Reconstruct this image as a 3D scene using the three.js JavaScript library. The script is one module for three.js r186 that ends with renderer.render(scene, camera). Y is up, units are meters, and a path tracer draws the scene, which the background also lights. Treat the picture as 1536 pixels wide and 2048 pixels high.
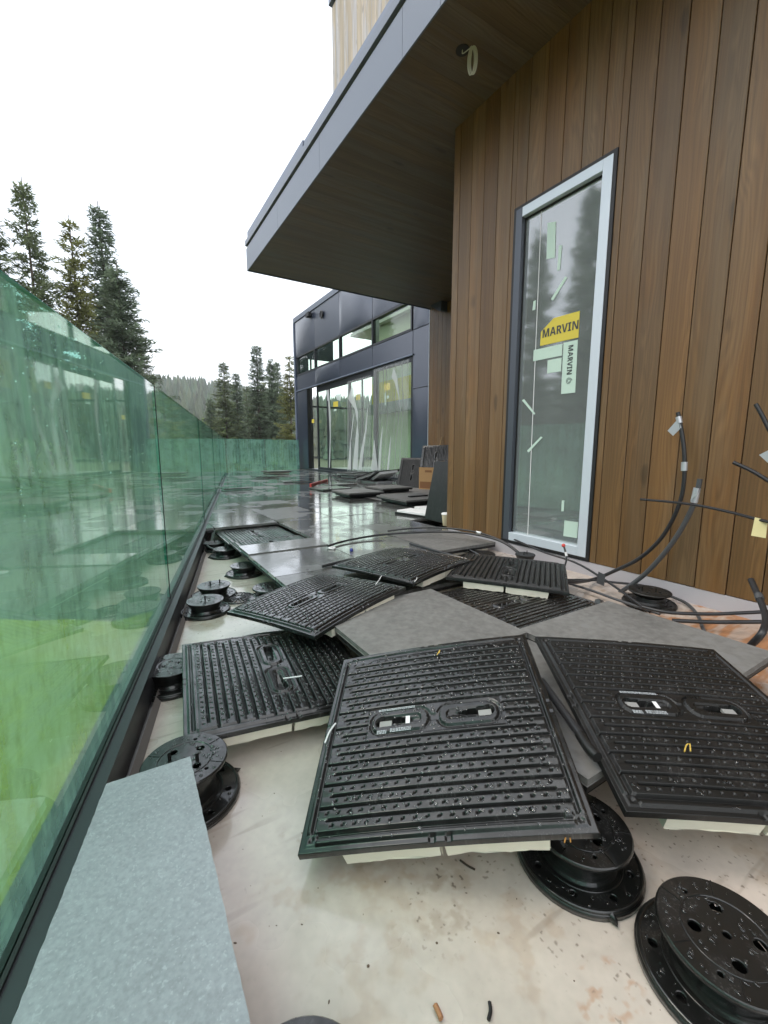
import * as THREE from 'three';
import { mergeGeometries } from 'three/addons/utils/BufferGeometryUtils.js';
import { RoundedBoxGeometry } from 'three/addons/geometries/RoundedBoxGeometry.js';
import { TextGeometry } from 'three/addons/geometries/TextGeometry.js';
import { FontLoader } from 'three/addons/loaders/FontLoader.js';

// ---------------------------------------------------------------- camera, sky, sun, exposure
const scene = new THREE.Scene();
const EYE = 0.89, YAW = THREE.MathUtils.degToRad(31.6), PITCH = Math.atan(127 / 857), FOCAL = 857;
const camera = new THREE.PerspectiveCamera(2 * Math.atan(1024 / FOCAL) * 180 / Math.PI, 0.75, 0.03, 4000);
camera.position.set(0, EYE, 0);
camera.lookAt(Math.sin(YAW) * Math.cos(PITCH), EYE - Math.sin(PITCH), -Math.cos(YAW) * Math.cos(PITCH));

const renderer = new THREE.WebGLRenderer({ antialias: true });
renderer.toneMapping = THREE.LinearToneMapping;
renderer.toneMappingExposure = 2.15;
renderer.shadowMap.enabled = true;

let seedState = 7;
const seed = (n) => { seedState = n >>> 0; };
const rnd = () => { seedState = (seedState + 0x6d2b79f5) >>> 0; let t = Math.imul(seedState ^ (seedState >>> 15), 1 | seedState); t = (t + Math.imul(t ^ (t >>> 7), 61 | t)) ^ t; return ((t ^ (t >>> 14)) >>> 0) / 4294967296; };
const rr = (a, b) => a + (b - a) * rnd();
const clamp = THREE.MathUtils.clamp, lerp = THREE.MathUtils.lerp, sstep = THREE.MathUtils.smoothstep;
// periodic value noise
const LAT = new Float32Array(65536); seed(11); for (let i = 0; i < 65536; i++) LAT[i] = rnd();
function vn(x, y, px, py, s) {
  const x0 = Math.floor(x), y0 = Math.floor(y), fx = x - x0, fy = y - y0, u = fx * fx * (3 - 2 * fx), v = fy * fy * (3 - 2 * fy);
  const m = (a, p) => ((a % p) + p) % p, h = (a, b) => LAT[(m(a, px) * 157 + m(b, py) * 2851 + s * 977) & 65535];
  return lerp(lerp(h(x0, y0), h(x0 + 1, y0), u), lerp(h(x0, y0 + 1), h(x0 + 1, y0 + 1), u), v);
}
function fbm(u, v, px, py, oct, s) { let a = 0, w = 0.5, t = 0; for (let i = 0; i < oct; i++) { a += w * vn(u * px, v * py, px, py, s + i * 13); t += w; w *= 0.55; px *= 2; py *= 2; } return a / t; }

{ // overcast sky: broken bright cloud, a little blue in the thinner places
  const W = 1024, H = 512, d = new Float32Array(W * H * 4);
  for (let j = 0; j < H; j++) for (let i = 0; i < W; i++) {
    const el = (j + 0.5) / H - 0.5, c = fbm(i / W, j / H, 10, 6, 5, 3), b = sstep(c, 0.36, 0.62), L = lerp(0.8, 1.14, b);
    const o = (j * W + i) * 4; d[o] = L * lerp(0.9, 0.98, b); d[o + 1] = L * lerp(0.97, 1.0, b); d[o + 2] = L * lerp(1.08, 1.02, b); d[o + 3] = 1;
  }
  const t = new THREE.DataTexture(d, W, H, THREE.RGBAFormat, THREE.FloatType);
  t.mapping = THREE.EquirectangularReflectionMapping; t.magFilter = t.minFilter = THREE.LinearFilter; t.needsUpdate = true;
  scene.background = t; scene.environment = t;
}
const sun = new THREE.DirectionalLight(0xfff3e2, 0.7);
sun.position.set(-14, 26, -9); sun.castShadow = true; sun.shadow.radius = 40; sun.shadow.mapSize.set(2048, 2048);
Object.assign(sun.shadow.camera, { left: -20, right: 20, top: 20, bottom: -20, far: 80 });
scene.add(sun, sun.target);

// ---------------------------------------------------------------- pixels to places (the thing each touches gives the distance)
function ray(px, py) {
  const x = px - 768, y = 1024 - py, z = FOCAL, up = y * Math.cos(PITCH) - z * Math.sin(PITCH), fw = y * Math.sin(PITCH) + z * Math.cos(PITCH);
  return new THREE.Vector3(x * Math.cos(YAW) + fw * Math.sin(YAW), up, x * Math.sin(YAW) - fw * Math.cos(YAW));
}
const onY = (px, py, y) => { const r = ray(px, py); return r.multiplyScalar((y - EYE) / r.y).add(camera.position); };
const onX = (px, py, x) => { const r = ray(px, py); return r.multiplyScalar(x / r.x).add(camera.position); };
const V = (x, y, d) => new THREE.Vector3(x, y, -d);      // d = distance along the house wall

// ---------------------------------------------------------------- helpers
const names = new Map();
const numbered = (n) => { const k = names.get(n) ?? 0; names.set(n, k + 1); return k ? n + '_' + String(k).padStart(3, '0') : n; };
const shade = (o) => { o.traverse((m) => { if (m.isMesh) m.castShadow = m.receiveShadow = true; }); return o; };
function tag(o, label, category, group, kind) { o.userData.label = label; o.userData.category = category; if (group) o.userData.group = group; if (kind) o.userData.kind = kind; return o; }
function thing(name, label, category, pos = [0, 0, 0], group, kind) { const g = new THREE.Group(); g.name = numbered(name); g.position.set(...pos); tag(g, label, category, group, kind); scene.add(g); return g; }
function part(parent, name, geo, mat, label) { const m = new THREE.Mesh(Array.isArray(geo) ? merge(geo) : geo, mat); m.name = name; m.castShadow = m.receiveShadow = true; if (label) m.userData.label = label; parent.add(m); return m; }
function solo(name, geo, mat, label, category, group, kind) { const m = part(scene, numbered(name), geo, mat); return tag(m, label, category, group, kind); }
function subgroup(parent, name, label) { const g = new THREE.Group(); g.name = name; if (label) g.userData.label = label; parent.add(g); return g; }
const merge = (list) => mergeGeometries(list.map((g) => { const q = g.index ? g.toNonIndexed() : g; for (const k of Object.keys(q.attributes)) if (!['position', 'normal', 'uv'].includes(k)) q.deleteAttribute(k); return q; }));
const bx = (x0, x1, y0, y1, z0, z1) => new THREE.BoxGeometry(Math.abs(x1 - x0), Math.abs(y1 - y0), Math.abs(z1 - z0)).translate((x0 + x1) / 2, (y0 + y1) / 2, (z0 + z1) / 2);
const rbx = (x0, x1, y0, y1, z0, z1, r = 0.002) => new RoundedBoxGeometry(Math.abs(x1 - x0), Math.abs(y1 - y0), Math.abs(z1 - z0), 1, r).translate((x0 + x1) / 2, (y0 + y1) / 2, (z0 + z1) / 2);
// uv in metres from the two axes that fit each face, shifted by (ou, ov)
function planar(g, ou = 0, ov = 0, swap = false) {
  if (g.index) g = g.toNonIndexed();
  const p = g.attributes.position, n = g.attributes.normal, uv = new Float32Array(p.count * 2);
  for (let i = 0; i < p.count; i++) {
    const ax = Math.abs(n.getX(i)), ay = Math.abs(n.getY(i)), az = Math.abs(n.getZ(i)); let u, v;
    if (ay > ax && ay > az) { u = p.getX(i); v = p.getZ(i); } else if (ax > az) { u = p.getZ(i); v = p.getY(i); } else { u = p.getX(i); v = p.getY(i); }
    if (swap) [u, v] = [v, u];
    uv[2 * i] = u + ou; uv[2 * i + 1] = v + ov;
  }
  g.setAttribute('uv', new THREE.BufferAttribute(uv, 2)); return g;
}
// extruded polygon lying flat: pts [[x, d]...], top at y
function slab(pts, y, th, bevel = 0.0015) {
  const s = new THREE.Shape(pts.map(([x, d]) => new THREE.Vector2(x, d)));
  const g = new THREE.ExtrudeGeometry(s, { depth: th - 2 * bevel, bevelEnabled: true, bevelSize: -bevel + 0.0001, bevelThickness: bevel, bevelOffset: 0, bevelSegments: 1 });
  return g.rotateX(-Math.PI / 2).translate(0, y - th + bevel, 0);
}
function tube(pts, r, closed = false, seg = 0, rad = 8) {
  const c = new THREE.CatmullRomCurve3(pts, closed, 'centripetal');
  const n = seg || pts.length * 10, t = new THREE.TubeGeometry(c, n, r, rad, closed);
  if (closed) return t;
  const cap = (u, s) => { const g = new THREE.CircleGeometry(r, rad); const q = new THREE.Quaternion().setFromUnitVectors(new THREE.Vector3(0, 0, 1), c.getTangent(u).multiplyScalar(s)); return g.applyQuaternion(q).translate(...c.getPoint(u).toArray()); };
  return merge([t, cap(0, -1), cap(1, 1)]);
}
// thin polygon from photo points on the plane x = const, thickness towards the viewer
function sheetX(pix, x, th = 0.001) {
  const w = pix.map(([a, b]) => onX(a, b, x)), s = new THREE.Shape(w.map((p) => new THREE.Vector2(p.z, p.y)));
  return new THREE.ExtrudeGeometry(s, { depth: th, bevelEnabled: false }).rotateY(-Math.PI / 2).translate(x, 0, 0);
}
function texture(W, H, fn, srgb = false, rep) {
  const d = new Uint8Array(W * H * 4), c = [0, 0, 0];
  for (let j = 0; j < H; j++) for (let i = 0; i < W; i++) { fn(i / W, j / H, c); const o = (j * W + i) * 4; for (let k = 0; k < 3; k++) { let v = clamp(c[k], 0, 1); if (srgb) v = v <= 0.0031308 ? 12.92 * v : 1.055 * Math.pow(v, 1 / 2.4) - 0.055; d[o + k] = v * 255; } d[o + 3] = 255; }
  const t = new THREE.DataTexture(d, W, H); t.wrapS = t.wrapT = THREE.RepeatWrapping; t.magFilter = THREE.LinearFilter; t.minFilter = THREE.LinearMipmapLinearFilter;
  if (srgb) t.colorSpace = THREE.SRGBColorSpace; if (rep) t.repeat.set(...rep); t.needsUpdate = true; return t;
}
const std = (r, g, b, rough, o = {}) => new THREE.MeshStandardMaterial({ color: new THREE.Color().setRGB(r, g, b), roughness: rough, ...o });
const phy = (r, g, b, rough, o = {}) => new THREE.MeshPhysicalMaterial({ color: new THREE.Color().setRGB(r, g, b), roughness: rough, ...o });
const DS = { side: THREE.DoubleSide };

// ---------------------------------------------------------------- materials
const woodMap = texture(1024, 1024, (u, v, c) => { // 1.12 m x 2.24 m; grain runs along v
  const warp = (fbm(u, v, 8, 3, 3, 5) - 0.5) * 0.05, big = fbm(u + warp, v, 14, 2, 4, 21), fine = fbm(u + warp * 0.6, v, 220, 4, 3, 31), cath = 0.5 + 0.5 * Math.sin((u * 46 + 9 * fbm(u, v, 9, 3, 3, 8)) * 6.283);
  const k = 0.56 + 0.5 * big + 0.42 * (fine - 0.5) + 0.2 * (cath - 0.5) * sstep(big, 0.4, 0.62), g = sstep(fbm(u, v, 10, 3, 4, 37), 0.45, 0.7);
  const knot = sstep(fbm(u, v, 11, 7, 2, 171), 0.8, 0.9), q = k * (1 - 0.4 * knot); c[0] = lerp(0.176, 0.178, g) * q; c[1] = lerp(0.093, 0.107, g) * q; c[2] = lerp(0.031, 0.047, g) * q;
}, true, [1 / 1.12, 1 / 2.24]);
const woodBump = texture(512, 512, (u, v, c) => { c[0] = c[1] = c[2] = 0.5 + 0.6 * (fbm(u, v, 180, 3, 3, 31) - 0.5); }, false, [1 / 1.12, 1 / 2.24]);
const M = {};
M.wood = [[1, 1, 1], [0.84, 0.82, 0.8], [1.12, 1.1, 1.08], [0.93, 0.96, 1.02], [1.06, 1.0, 0.92]].map((t) => std(...t, 0.46, { map: woodMap, bumpMap: woodBump, bumpScale: 0.0012 }));
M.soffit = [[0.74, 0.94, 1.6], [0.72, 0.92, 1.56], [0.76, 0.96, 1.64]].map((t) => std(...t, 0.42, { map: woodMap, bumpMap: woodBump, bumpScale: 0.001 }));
M.pale = [[3.1, 5.0, 11.6], [2.9, 4.7, 10.8], [3.3, 5.3, 12.2]].map((t) => std(...t, 0.7, { map: woodMap, bumpMap: woodBump, bumpScale: 0.0012 }));  // upper storey boards: flare and overexposure put into the paler tint
M.black = std(0.012, 0.012, 0.013, 0.5);
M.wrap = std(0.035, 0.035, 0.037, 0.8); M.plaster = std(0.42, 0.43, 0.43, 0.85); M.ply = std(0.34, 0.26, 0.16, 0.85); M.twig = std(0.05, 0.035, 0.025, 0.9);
const concrete = texture(1024, 1024, (u, v, c) => { // 1.8 m
  const a = fbm(u, v, 6, 6, 5, 41), b = fbm(u, v, 90, 90, 3, 43), k = 0.62 + 0.5 * a + 0.5 * (b - 0.5) + 0.5 * Math.max(0, fbm(u, v, 200, 200, 2, 47) - 0.68);
  c[0] = k; c[1] = k * 0.99; c[2] = k * 0.965;
}, false, [1 / 1.8, 1 / 1.8]);
const wetMap = texture(1024, 1024, (u, v, c) => { // 3.6 m of standing water film, r: coat, g: roughness
  const a = fbm(u, v, 7, 7, 5, 61), w = sstep(a, 0.36, 0.5); c[0] = lerp(0.55, 1, w); c[1] = lerp(0.42, 0.12, w); c[2] = 0;
}, false, [1 / 3.6, 1 / 3.6]);
const ripple = texture(512, 512, (u, v, c) => { c[0] = c[1] = c[2] = fbm(u, v, 40, 40, 4, 71); }, false, [1 / 1.2, 1 / 1.2]);
M.paverWet = [0.13, 0.115, 0.145].map((k) => phy(k, k, k * 0.98, 1, { map: concrete, roughnessMap: wetMap, clearcoat: 1, clearcoatMap: wetMap, clearcoatRoughness: 0.09, bumpMap: ripple, bumpScale: 0.0006 }));
M.paverDry = [0.16, 0.185].map((k) => std(k, k * 0.985, k * 0.96, 0.62, { map: concrete, bumpMap: ripple, bumpScale: 0.0008 }));
const speckle = texture(1024, 1024, (u, v, c) => { const a = fbm(u, v, 8, 8, 3, 141), b = fbm(u, v, 130, 130, 3, 143), d = sstep(fbm(u, v, 170, 170, 2, 147), 0.7, 0.82), k = 0.78 + 0.14 * (a - 0.5) + 0.34 * (b - 0.5) + 0.22 * d; c[0] = k * 0.99; c[1] = k; c[2] = k; }, false, [1 / 0.7, 1 / 0.7]);
M.paverPale = phy(0.37, 0.365, 0.4, 0.55, { map: speckle, bumpMap: ripple, bumpScale: 0.001, clearcoat: 0.5, clearcoatRoughness: 0.35 });
const plasticWet = texture(1024, 1024, (u, v, c) => { const a = fbm(u, v, 12, 12, 4, 81), b = fbm(u, v, 70, 70, 2, 83); c[0] = 0.75 + 0.25 * sstep(a * 0.7 + b * 0.3, 0.4, 0.6); c[1] = lerp(0.42, 0.3, sstep(a * 0.6 + b * 0.4, 0.38, 0.62)); c[2] = 0; }, false, [1 / 0.6, 1 / 0.6]);
const dust = texture(1024, 1024, (u, v, c) => { const a = sstep(fbm(u, v, 9, 9, 4, 161), 0.45, 0.65), b = sstep(fbm(u, v, 230, 230, 2, 163), 0.55, 0.8), d = 0.007 + 0.028 * a * b + 0.004 * a; c[0] = d * 1.04; c[1] = d; c[2] = d * 0.98; }, true, [1 / 0.6, 1 / 0.6]);
M.plastic = phy(1, 1, 1, 1, { map: dust, specularIntensity: 0.5, roughnessMap: plasticWet, clearcoat: 1, clearcoatMap: plasticWet, clearcoatRoughness: 0.07 });
M.plasticDry = std(0.85, 0.85, 0.85, 0.45, { map: dust });
M.foam = std(0.72, 0.67, 0.56, 0.9, { bumpMap: ripple, bumpScale: 0.003 });
M.whiteFoam = std(0.8, 0.8, 0.79, 0.8);
M.cable = std(0.02, 0.02, 0.022, 0.38);
M.cableGrey = std(0.06, 0.062, 0.066, 0.4);
M.duct = std(0.52, 0.54, 0.57, 0.35, { metalness: 0.55 });
M.yellowTape = std(0.72, 0.64, 0.33, 0.75);
M.whiteTape = std(0.75, 0.75, 0.75, 0.7);
M.copper = std(0.7, 0.32, 0.18, 0.35, { metalness: 0.8 });
M.redCap = std(0.6, 0.06, 0.05, 0.5);
M.channel = std(0.035, 0.036, 0.04, 0.42, { metalness: 0.3 });
M.gasket = std(0.01, 0.01, 0.01, 0.6);
M.frameFilm = std(0.62, 0.68, 0.74, 0.38, { metalness: 0.25 });
M.frameDark = std(0.09, 0.1, 0.12, 0.35, { metalness: 0.4 });
M.fascia = phy(0.15, 0.175, 0.225, 0.4, { metalness: 0.2 });
M.fasciaDark = phy(0.16, 0.19, 0.26, 0.42, { metalness: 0.2 });
M.metal = phy(0.038, 0.05, 0.085, 0.3, { metalness: 0.3, clearcoat: 0.8, clearcoatRoughness: 0.2 });
M.mullion = std(0.03, 0.033, 0.04, 0.4, { metalness: 0.3 });
M.pane = phy(0.78, 0.86, 0.84, 0.045, { transmission: 0.8, thickness: 0, ior: 2.9, ...DS });
M.paneGreen = phy(0.74, 0.9, 0.78, 0.02, { transmission: 1, thickness: 0, ior: 1.6, ...DS });
M.film = phy(0.95, 0.97, 0.97, 0.28, { transmission: 0.9, thickness: 0, ...DS });
M.filmFold = phy(0.93, 0.95, 0.96, 0.55, { transmission: 0.8, thickness: 0, ...DS });
M.sticker = phy(0.5, 0.64, 0.55, 0.6);
M.stickerYellow = std(0.62, 0.5, 0.06, 0.6);
M.ink = std(0.05, 0.055, 0.06, 0.7);
M.printWhite = std(0.4, 0.42, 0.44, 0.6);
M.card = std(0.42, 0.25, 0.11, 0.8);
M.water = phy(1, 1, 1, 0.02, { transmission: 1, thickness: 0.004, ior: 1.6 });
const membraneMap = texture(2048, 2048, (u, v, c) => { // x -1 .. 3 m by d -0.5 .. 3.5? (u: 4 m, v: 4 m)
  const a = fbm(u, v, 5, 5, 5, 91), b = fbm(u, v, 60, 60, 3, 93), st = sstep(fbm(u, v, 14, 14, 5, 95), 0.52, 0.66), speck = sstep(fbm(u, v, 500, 500, 2, 97), 0.78, 0.86) * (0.1 + sstep(fbm(u, v, 11, 11, 3, 98), 0.48, 0.66));
  let k = 0.9 + 0.16 * (a - 0.5) + 0.1 * (b - 0.5); k *= 0.95 + 0.12 * (fbm(u, v, 300, 300, 2, 181) - 0.5) + 0.05 * sstep(fbm(u, v, 36, 36, 4, 183), 0.4, 0.6); let r = 0.55 * k, g = 0.476 * k, bl = 0.418 * k; const grit = sstep(fbm(u, v, 120, 120, 4, 103), 0.42, 0.62);
  const X = u * 4 - 1, D = v * 4 - 0.5;
  const stain = (x, d, rx, rd, s) => sstep(1 - Math.hypot((X - x) / rx, (D - d) / rd) + (fbm(u, v, 70, 70, 4, 99) - 0.5) * 1.5, s, s + 0.45);
  const scuff = sstep(fbm(u + 0.15 * v, v, 16, 160, 3, 107), 0.6, 0.72) * sstep(fbm(u, v, 12, 12, 3, 108), 0.48, 0.6), st2 = sstep(fbm(u, v, 30, 30, 5, 109), 0.54, 0.64) * sstep(a, 0.44, 0.56); let w = clamp((st * 0.3 + st2 * 0.4) * (0.3 + 0.9 * sstep(fbm(u, v, 150, 150, 3, 185), 0.38, 0.62)), 0, 1); r *= 1 - 0.2 * w; g *= 1 - 0.3 * w; bl *= 1 - 0.4 * w; r *= 1 - 0.2 * scuff; g *= 1 - 0.22 * scuff; bl *= 1 - 0.24 * scuff;
  w = stain(0.62, 0.305, 0.08, 0.06, 0.05) * 0.5 * grit * sstep(fbm(u, v, 200, 200, 3, 155), 0.4, 0.6); r = lerp(r, 0.4, w); g = lerp(g, 0.2, w); bl = lerp(bl, 0.1, w);           // rust spot
  w = stain(2.25, 0.72, 0.55, 0.3, -0.1) * (0.35 + 0.6 * sstep(fbm(u, v, 24, 120, 4, 151), 0.35, 0.65)); const rk = 0.6 + 0.8 * fbm(u, v, 30, 160, 3, 153); r = lerp(r, 0.34 * rk, w); g = lerp(g, 0.155 * rk, w); bl = lerp(bl, 0.065 * rk, w);        // rust run by the wall
  w = Math.max(stain(0.5, 0.55, 0.09, 0.07, 0.1), stain(0.29, 0.86, 0.07, 0.06, 0.1), stain(0.42, 0.72, 0.12, 0.04, 0.2)) * 0.4 * grit; r = lerp(r, 0.27, w); g = lerp(g, 0.2, w); bl = lerp(bl, 0.14, w); // mud
  r = lerp(r, 0.12, speck * 0.7); g = lerp(g, 0.09, speck * 0.7); bl = lerp(bl, 0.07, speck * 0.7);
  c[0] = r; c[1] = g; c[2] = bl;
}, true);
const membraneWet = texture(512, 512, (u, v, c) => { const a = fbm(u, v, 9, 9, 5, 101); c[0] = sstep(a, 0.42, 0.6); c[1] = lerp(0.5, 0.16, c[0]); c[2] = 0; });
M.membrane = phy(1, 1, 1, 1, { map: membraneMap, roughnessMap: membraneWet, clearcoat: 0.5, clearcoatMap: membraneWet, clearcoatRoughness: 0.12, ...DS });
M.upturn = std(0.42, 0.4, 0.42, 0.6);

// ---------------------------------------------------------------- the setting: deck, ground, hills
const TH = Math.atan(0.2305), FN = [Math.cos(TH), Math.sin(TH)];            // railing: 13 degrees off the house wall
const rail = (t, o, y = 0) => V(o * Math.cos(TH) + t * Math.sin(TH), y, -o * Math.sin(TH) + t * Math.cos(TH)); // t along it, o off it towards the house
const floorY = (x, d) => 0.07 * clamp((x - 1.35) / 1.15, 0, 1) * (1 - sstep(d, 3, 4));
{
  const g = new THREE.PlaneGeometry(1, 1, 80, 120), p = g.attributes.position, uv = g.attributes.uv;
  for (let i = 0; i < p.count; i++) {
    const t = uv.getX(i), d = -2.5 + 18 * uv.getY(i), x0 = -0.325 / Math.cos(TH) + d * Math.tan(TH), x1 = d < 3.1 ? 2.6 : 5.75, x = lerp(x0, Math.max(x0 + 0.2, x1), t);
    p.setXYZ(i, x, floorY(x, d), -d); uv.setXY(i, (x + 1) / 4, (d + 0.5) / 4);
  }
  g.computeVertexNormals();
  const deck = thing('deck_floor', 'cream waterproof membrane of the terrace with rust and mud stains', 'floor', [0, 0, 0], null, 'structure');
  part(deck, 'membrane', g, M.membrane);
  const L0 = rail(-3, -0.5), L1 = rail(16, -0.5);
  part(deck, 'slab', slab([[L0.x, -L0.z], [7, -3.5], [7, 15.6], [L1.x, 15.6]], -0.02, 0.3, 0.002), std(0.3, 0.3, 0.3, 0.8));
  const up = []; for (const [x, d0, d1] of [[2.552, -3, 3.02]]) up.push(bx(x, x + 0.02, 0.02, 0.158, -d0, -d1));
  part(deck, 'wall_upturn', up, M.upturn, 'pale lilac grey membrane turned up behind the boards');
  const e = (t) => [rail(t, -0.318), rail(t, -0.3)];
  const s = new THREE.BufferGeometry(), [a0, b0] = e(-2), [a1, b1] = e(15.2), q = [a0.setY(0.02), b0.setY(0.003), b1.setY(0.003), a0, b1, a1.setY(0.02)];
  s.setAttribute('position', new THREE.Float32BufferAttribute(q.flatMap((v) => v.toArray()), 3)); s.computeVertexNormals();
  s.setAttribute('uv', new THREE.Float32BufferAttribute(new Float32Array(12), 2));
  part(deck, 'edge_strip', s, std(0.13, 0.115, 0.105, 0.6, DS));
}
const groundY = (x, z) => {
  const r = Math.hypot(x, z), az = Math.atan2(x, -z);
  const hill = sstep(r, 110, 430) * (38 + 7 * Math.sin(az * 5 + 1) + 4 * Math.sin(az * 13)) + sstep(r, 430, 1500) * 10;
  return -1.7 - 1.2 * sstep(r, 12, 40) + hill + 0.25 * sstep(r, 15, 40) * Math.sin(x * 0.21) * Math.cos(z * 0.17);
};
{
  const nr = 90, na = 180, pos = [], uv = [], idx = [];
  for (let i = 0; i <= nr; i++) for (let j = 0; j <= na; j++) { const r = 1 + 2600 * Math.pow(i / nr, 3.2), a = j / na * Math.PI * 2, x = r * Math.sin(a), z = -r * Math.cos(a); pos.push(x, groundY(x, z) - (r < 1.5 ? 0.01 : 0), z); uv.push(x / 6, z / 6); }
  for (let i = 0; i < nr; i++) for (let j = 0; j < na; j++) { const a = i * (na + 1) + j, b = a + na + 1; idx.push(a, a + 1, b, a + 1, b + 1, b); }
  const g = new THREE.BufferGeometry(); g.setAttribute('position', new THREE.Float32BufferAttribute(pos, 3)); g.setAttribute('uv', new THREE.Float32BufferAttribute(uv, 2)); g.setIndex(idx); g.computeVertexNormals();
  const grassMap = texture(512, 512, (u, v, c) => { const a = fbm(u, v, 5, 5, 5, 111), b = fbm(u, v, 90, 90, 3, 113), k = 0.5 + 0.6 * a + 0.5 * b; c[0] = 0.25 * k; c[1] = 0.22 * k; c[2] = 0.003 * k; }, true);
  const duff = texture(512, 512, (u, v, c) => { const a = fbm(u, v, 5, 5, 5, 121), b = fbm(u, v, 90, 90, 3, 123), k = 0.5 + 0.6 * a + 0.5 * b; c[0] = 0.065 * k; c[1] = 0.07 * k; c[2] = 0.032 * k; }, true);
  solo('forest_ground', g, std(1, 1, 1, 0.9, { map: duff, ...DS }), 'dark needle covered ground running from the terrace up to wooded hills', 'ground', null, 'structure');
  const rim = [[330, 1190], [300, 1222], [230, 1238], [150, 1232], [60, 1240], [-60, 1230], [-250, 1235], [-600, 1260]].map(([a, b]) => { const p = onY(a, b, -1.62); return [p.x + rr(-0.1, 0.1), -p.z + rr(-0.1, 0.1)]; }), k0 = rail(-12, -9), k1 = rail(-12, -0.3), k2 = rail(4, -0.3);
  solo('lawn', planar(slab([[k1.x, -k1.z], [k2.x, -k2.z], ...rim, [k0.x, -k0.z]], -1.62, 0.07)), std(1, 1, 1, 0.9, { map: grassMap }), 'strip of bright lime green lawn below the glass railing', 'lawn', null, 'structure');
}

// ---------------------------------------------------------------- glass railing
const PANES = [-2.55, -0.08, 2.385, 4.85, 7.31, 9.77, 12.22, 14.68];
const YC = 0.11, GT = EYE + 0.30, OG = -0.37;
const filmTex = (s, lo, hi, streak) => texture(1024, 512, (u, v, c) => {
  const a = fbm(u, v, 60, 2, 4, s), b = fbm(u, v, 7, 5, 4, s + 3), d = fbm(u, v, 150, 40, 3, s + 5);
  const k = lerp(b, a, streak) * 0.75 + d * 0.25; c[0] = c[1] = c[2] = lerp(lo, hi, sstep(k, 0.36, 0.62));
}, false);
M.railGlass = phy(0.36, 0.71, 0.58, 0.03, { transmission: 1, thickness: 0, ior: 1.95, ...DS });
M.fog = phy(0.92, 0.96, 0.95, 1, { transmission: 1, thickness: 0, ior: 1.1, roughnessMap: filmTex(231, 0.43, 0.6, 0.5), ...DS });
M.glassEdge = phy(0.06, 0.3, 0.24, 0.2);
const lensDrop = (() => { const g = new THREE.SphereGeometry(1, 7, 4, 0, Math.PI * 2, 0, Math.PI / 2); return g.toNonIndexed(); })();
function drops(list, face) { // merged flat beads of water; list of [pos, r, squash], face = quaternion of the surface
  const m = new THREE.Matrix4(), out = [];
  for (const [p, r, h] of list) out.push(lensDrop.clone().applyMatrix4(m.compose(p, face, new THREE.Vector3(r, r * h, r * rr(0.7, 1.4)))));
  return mergeGeometries(out);
}
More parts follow.
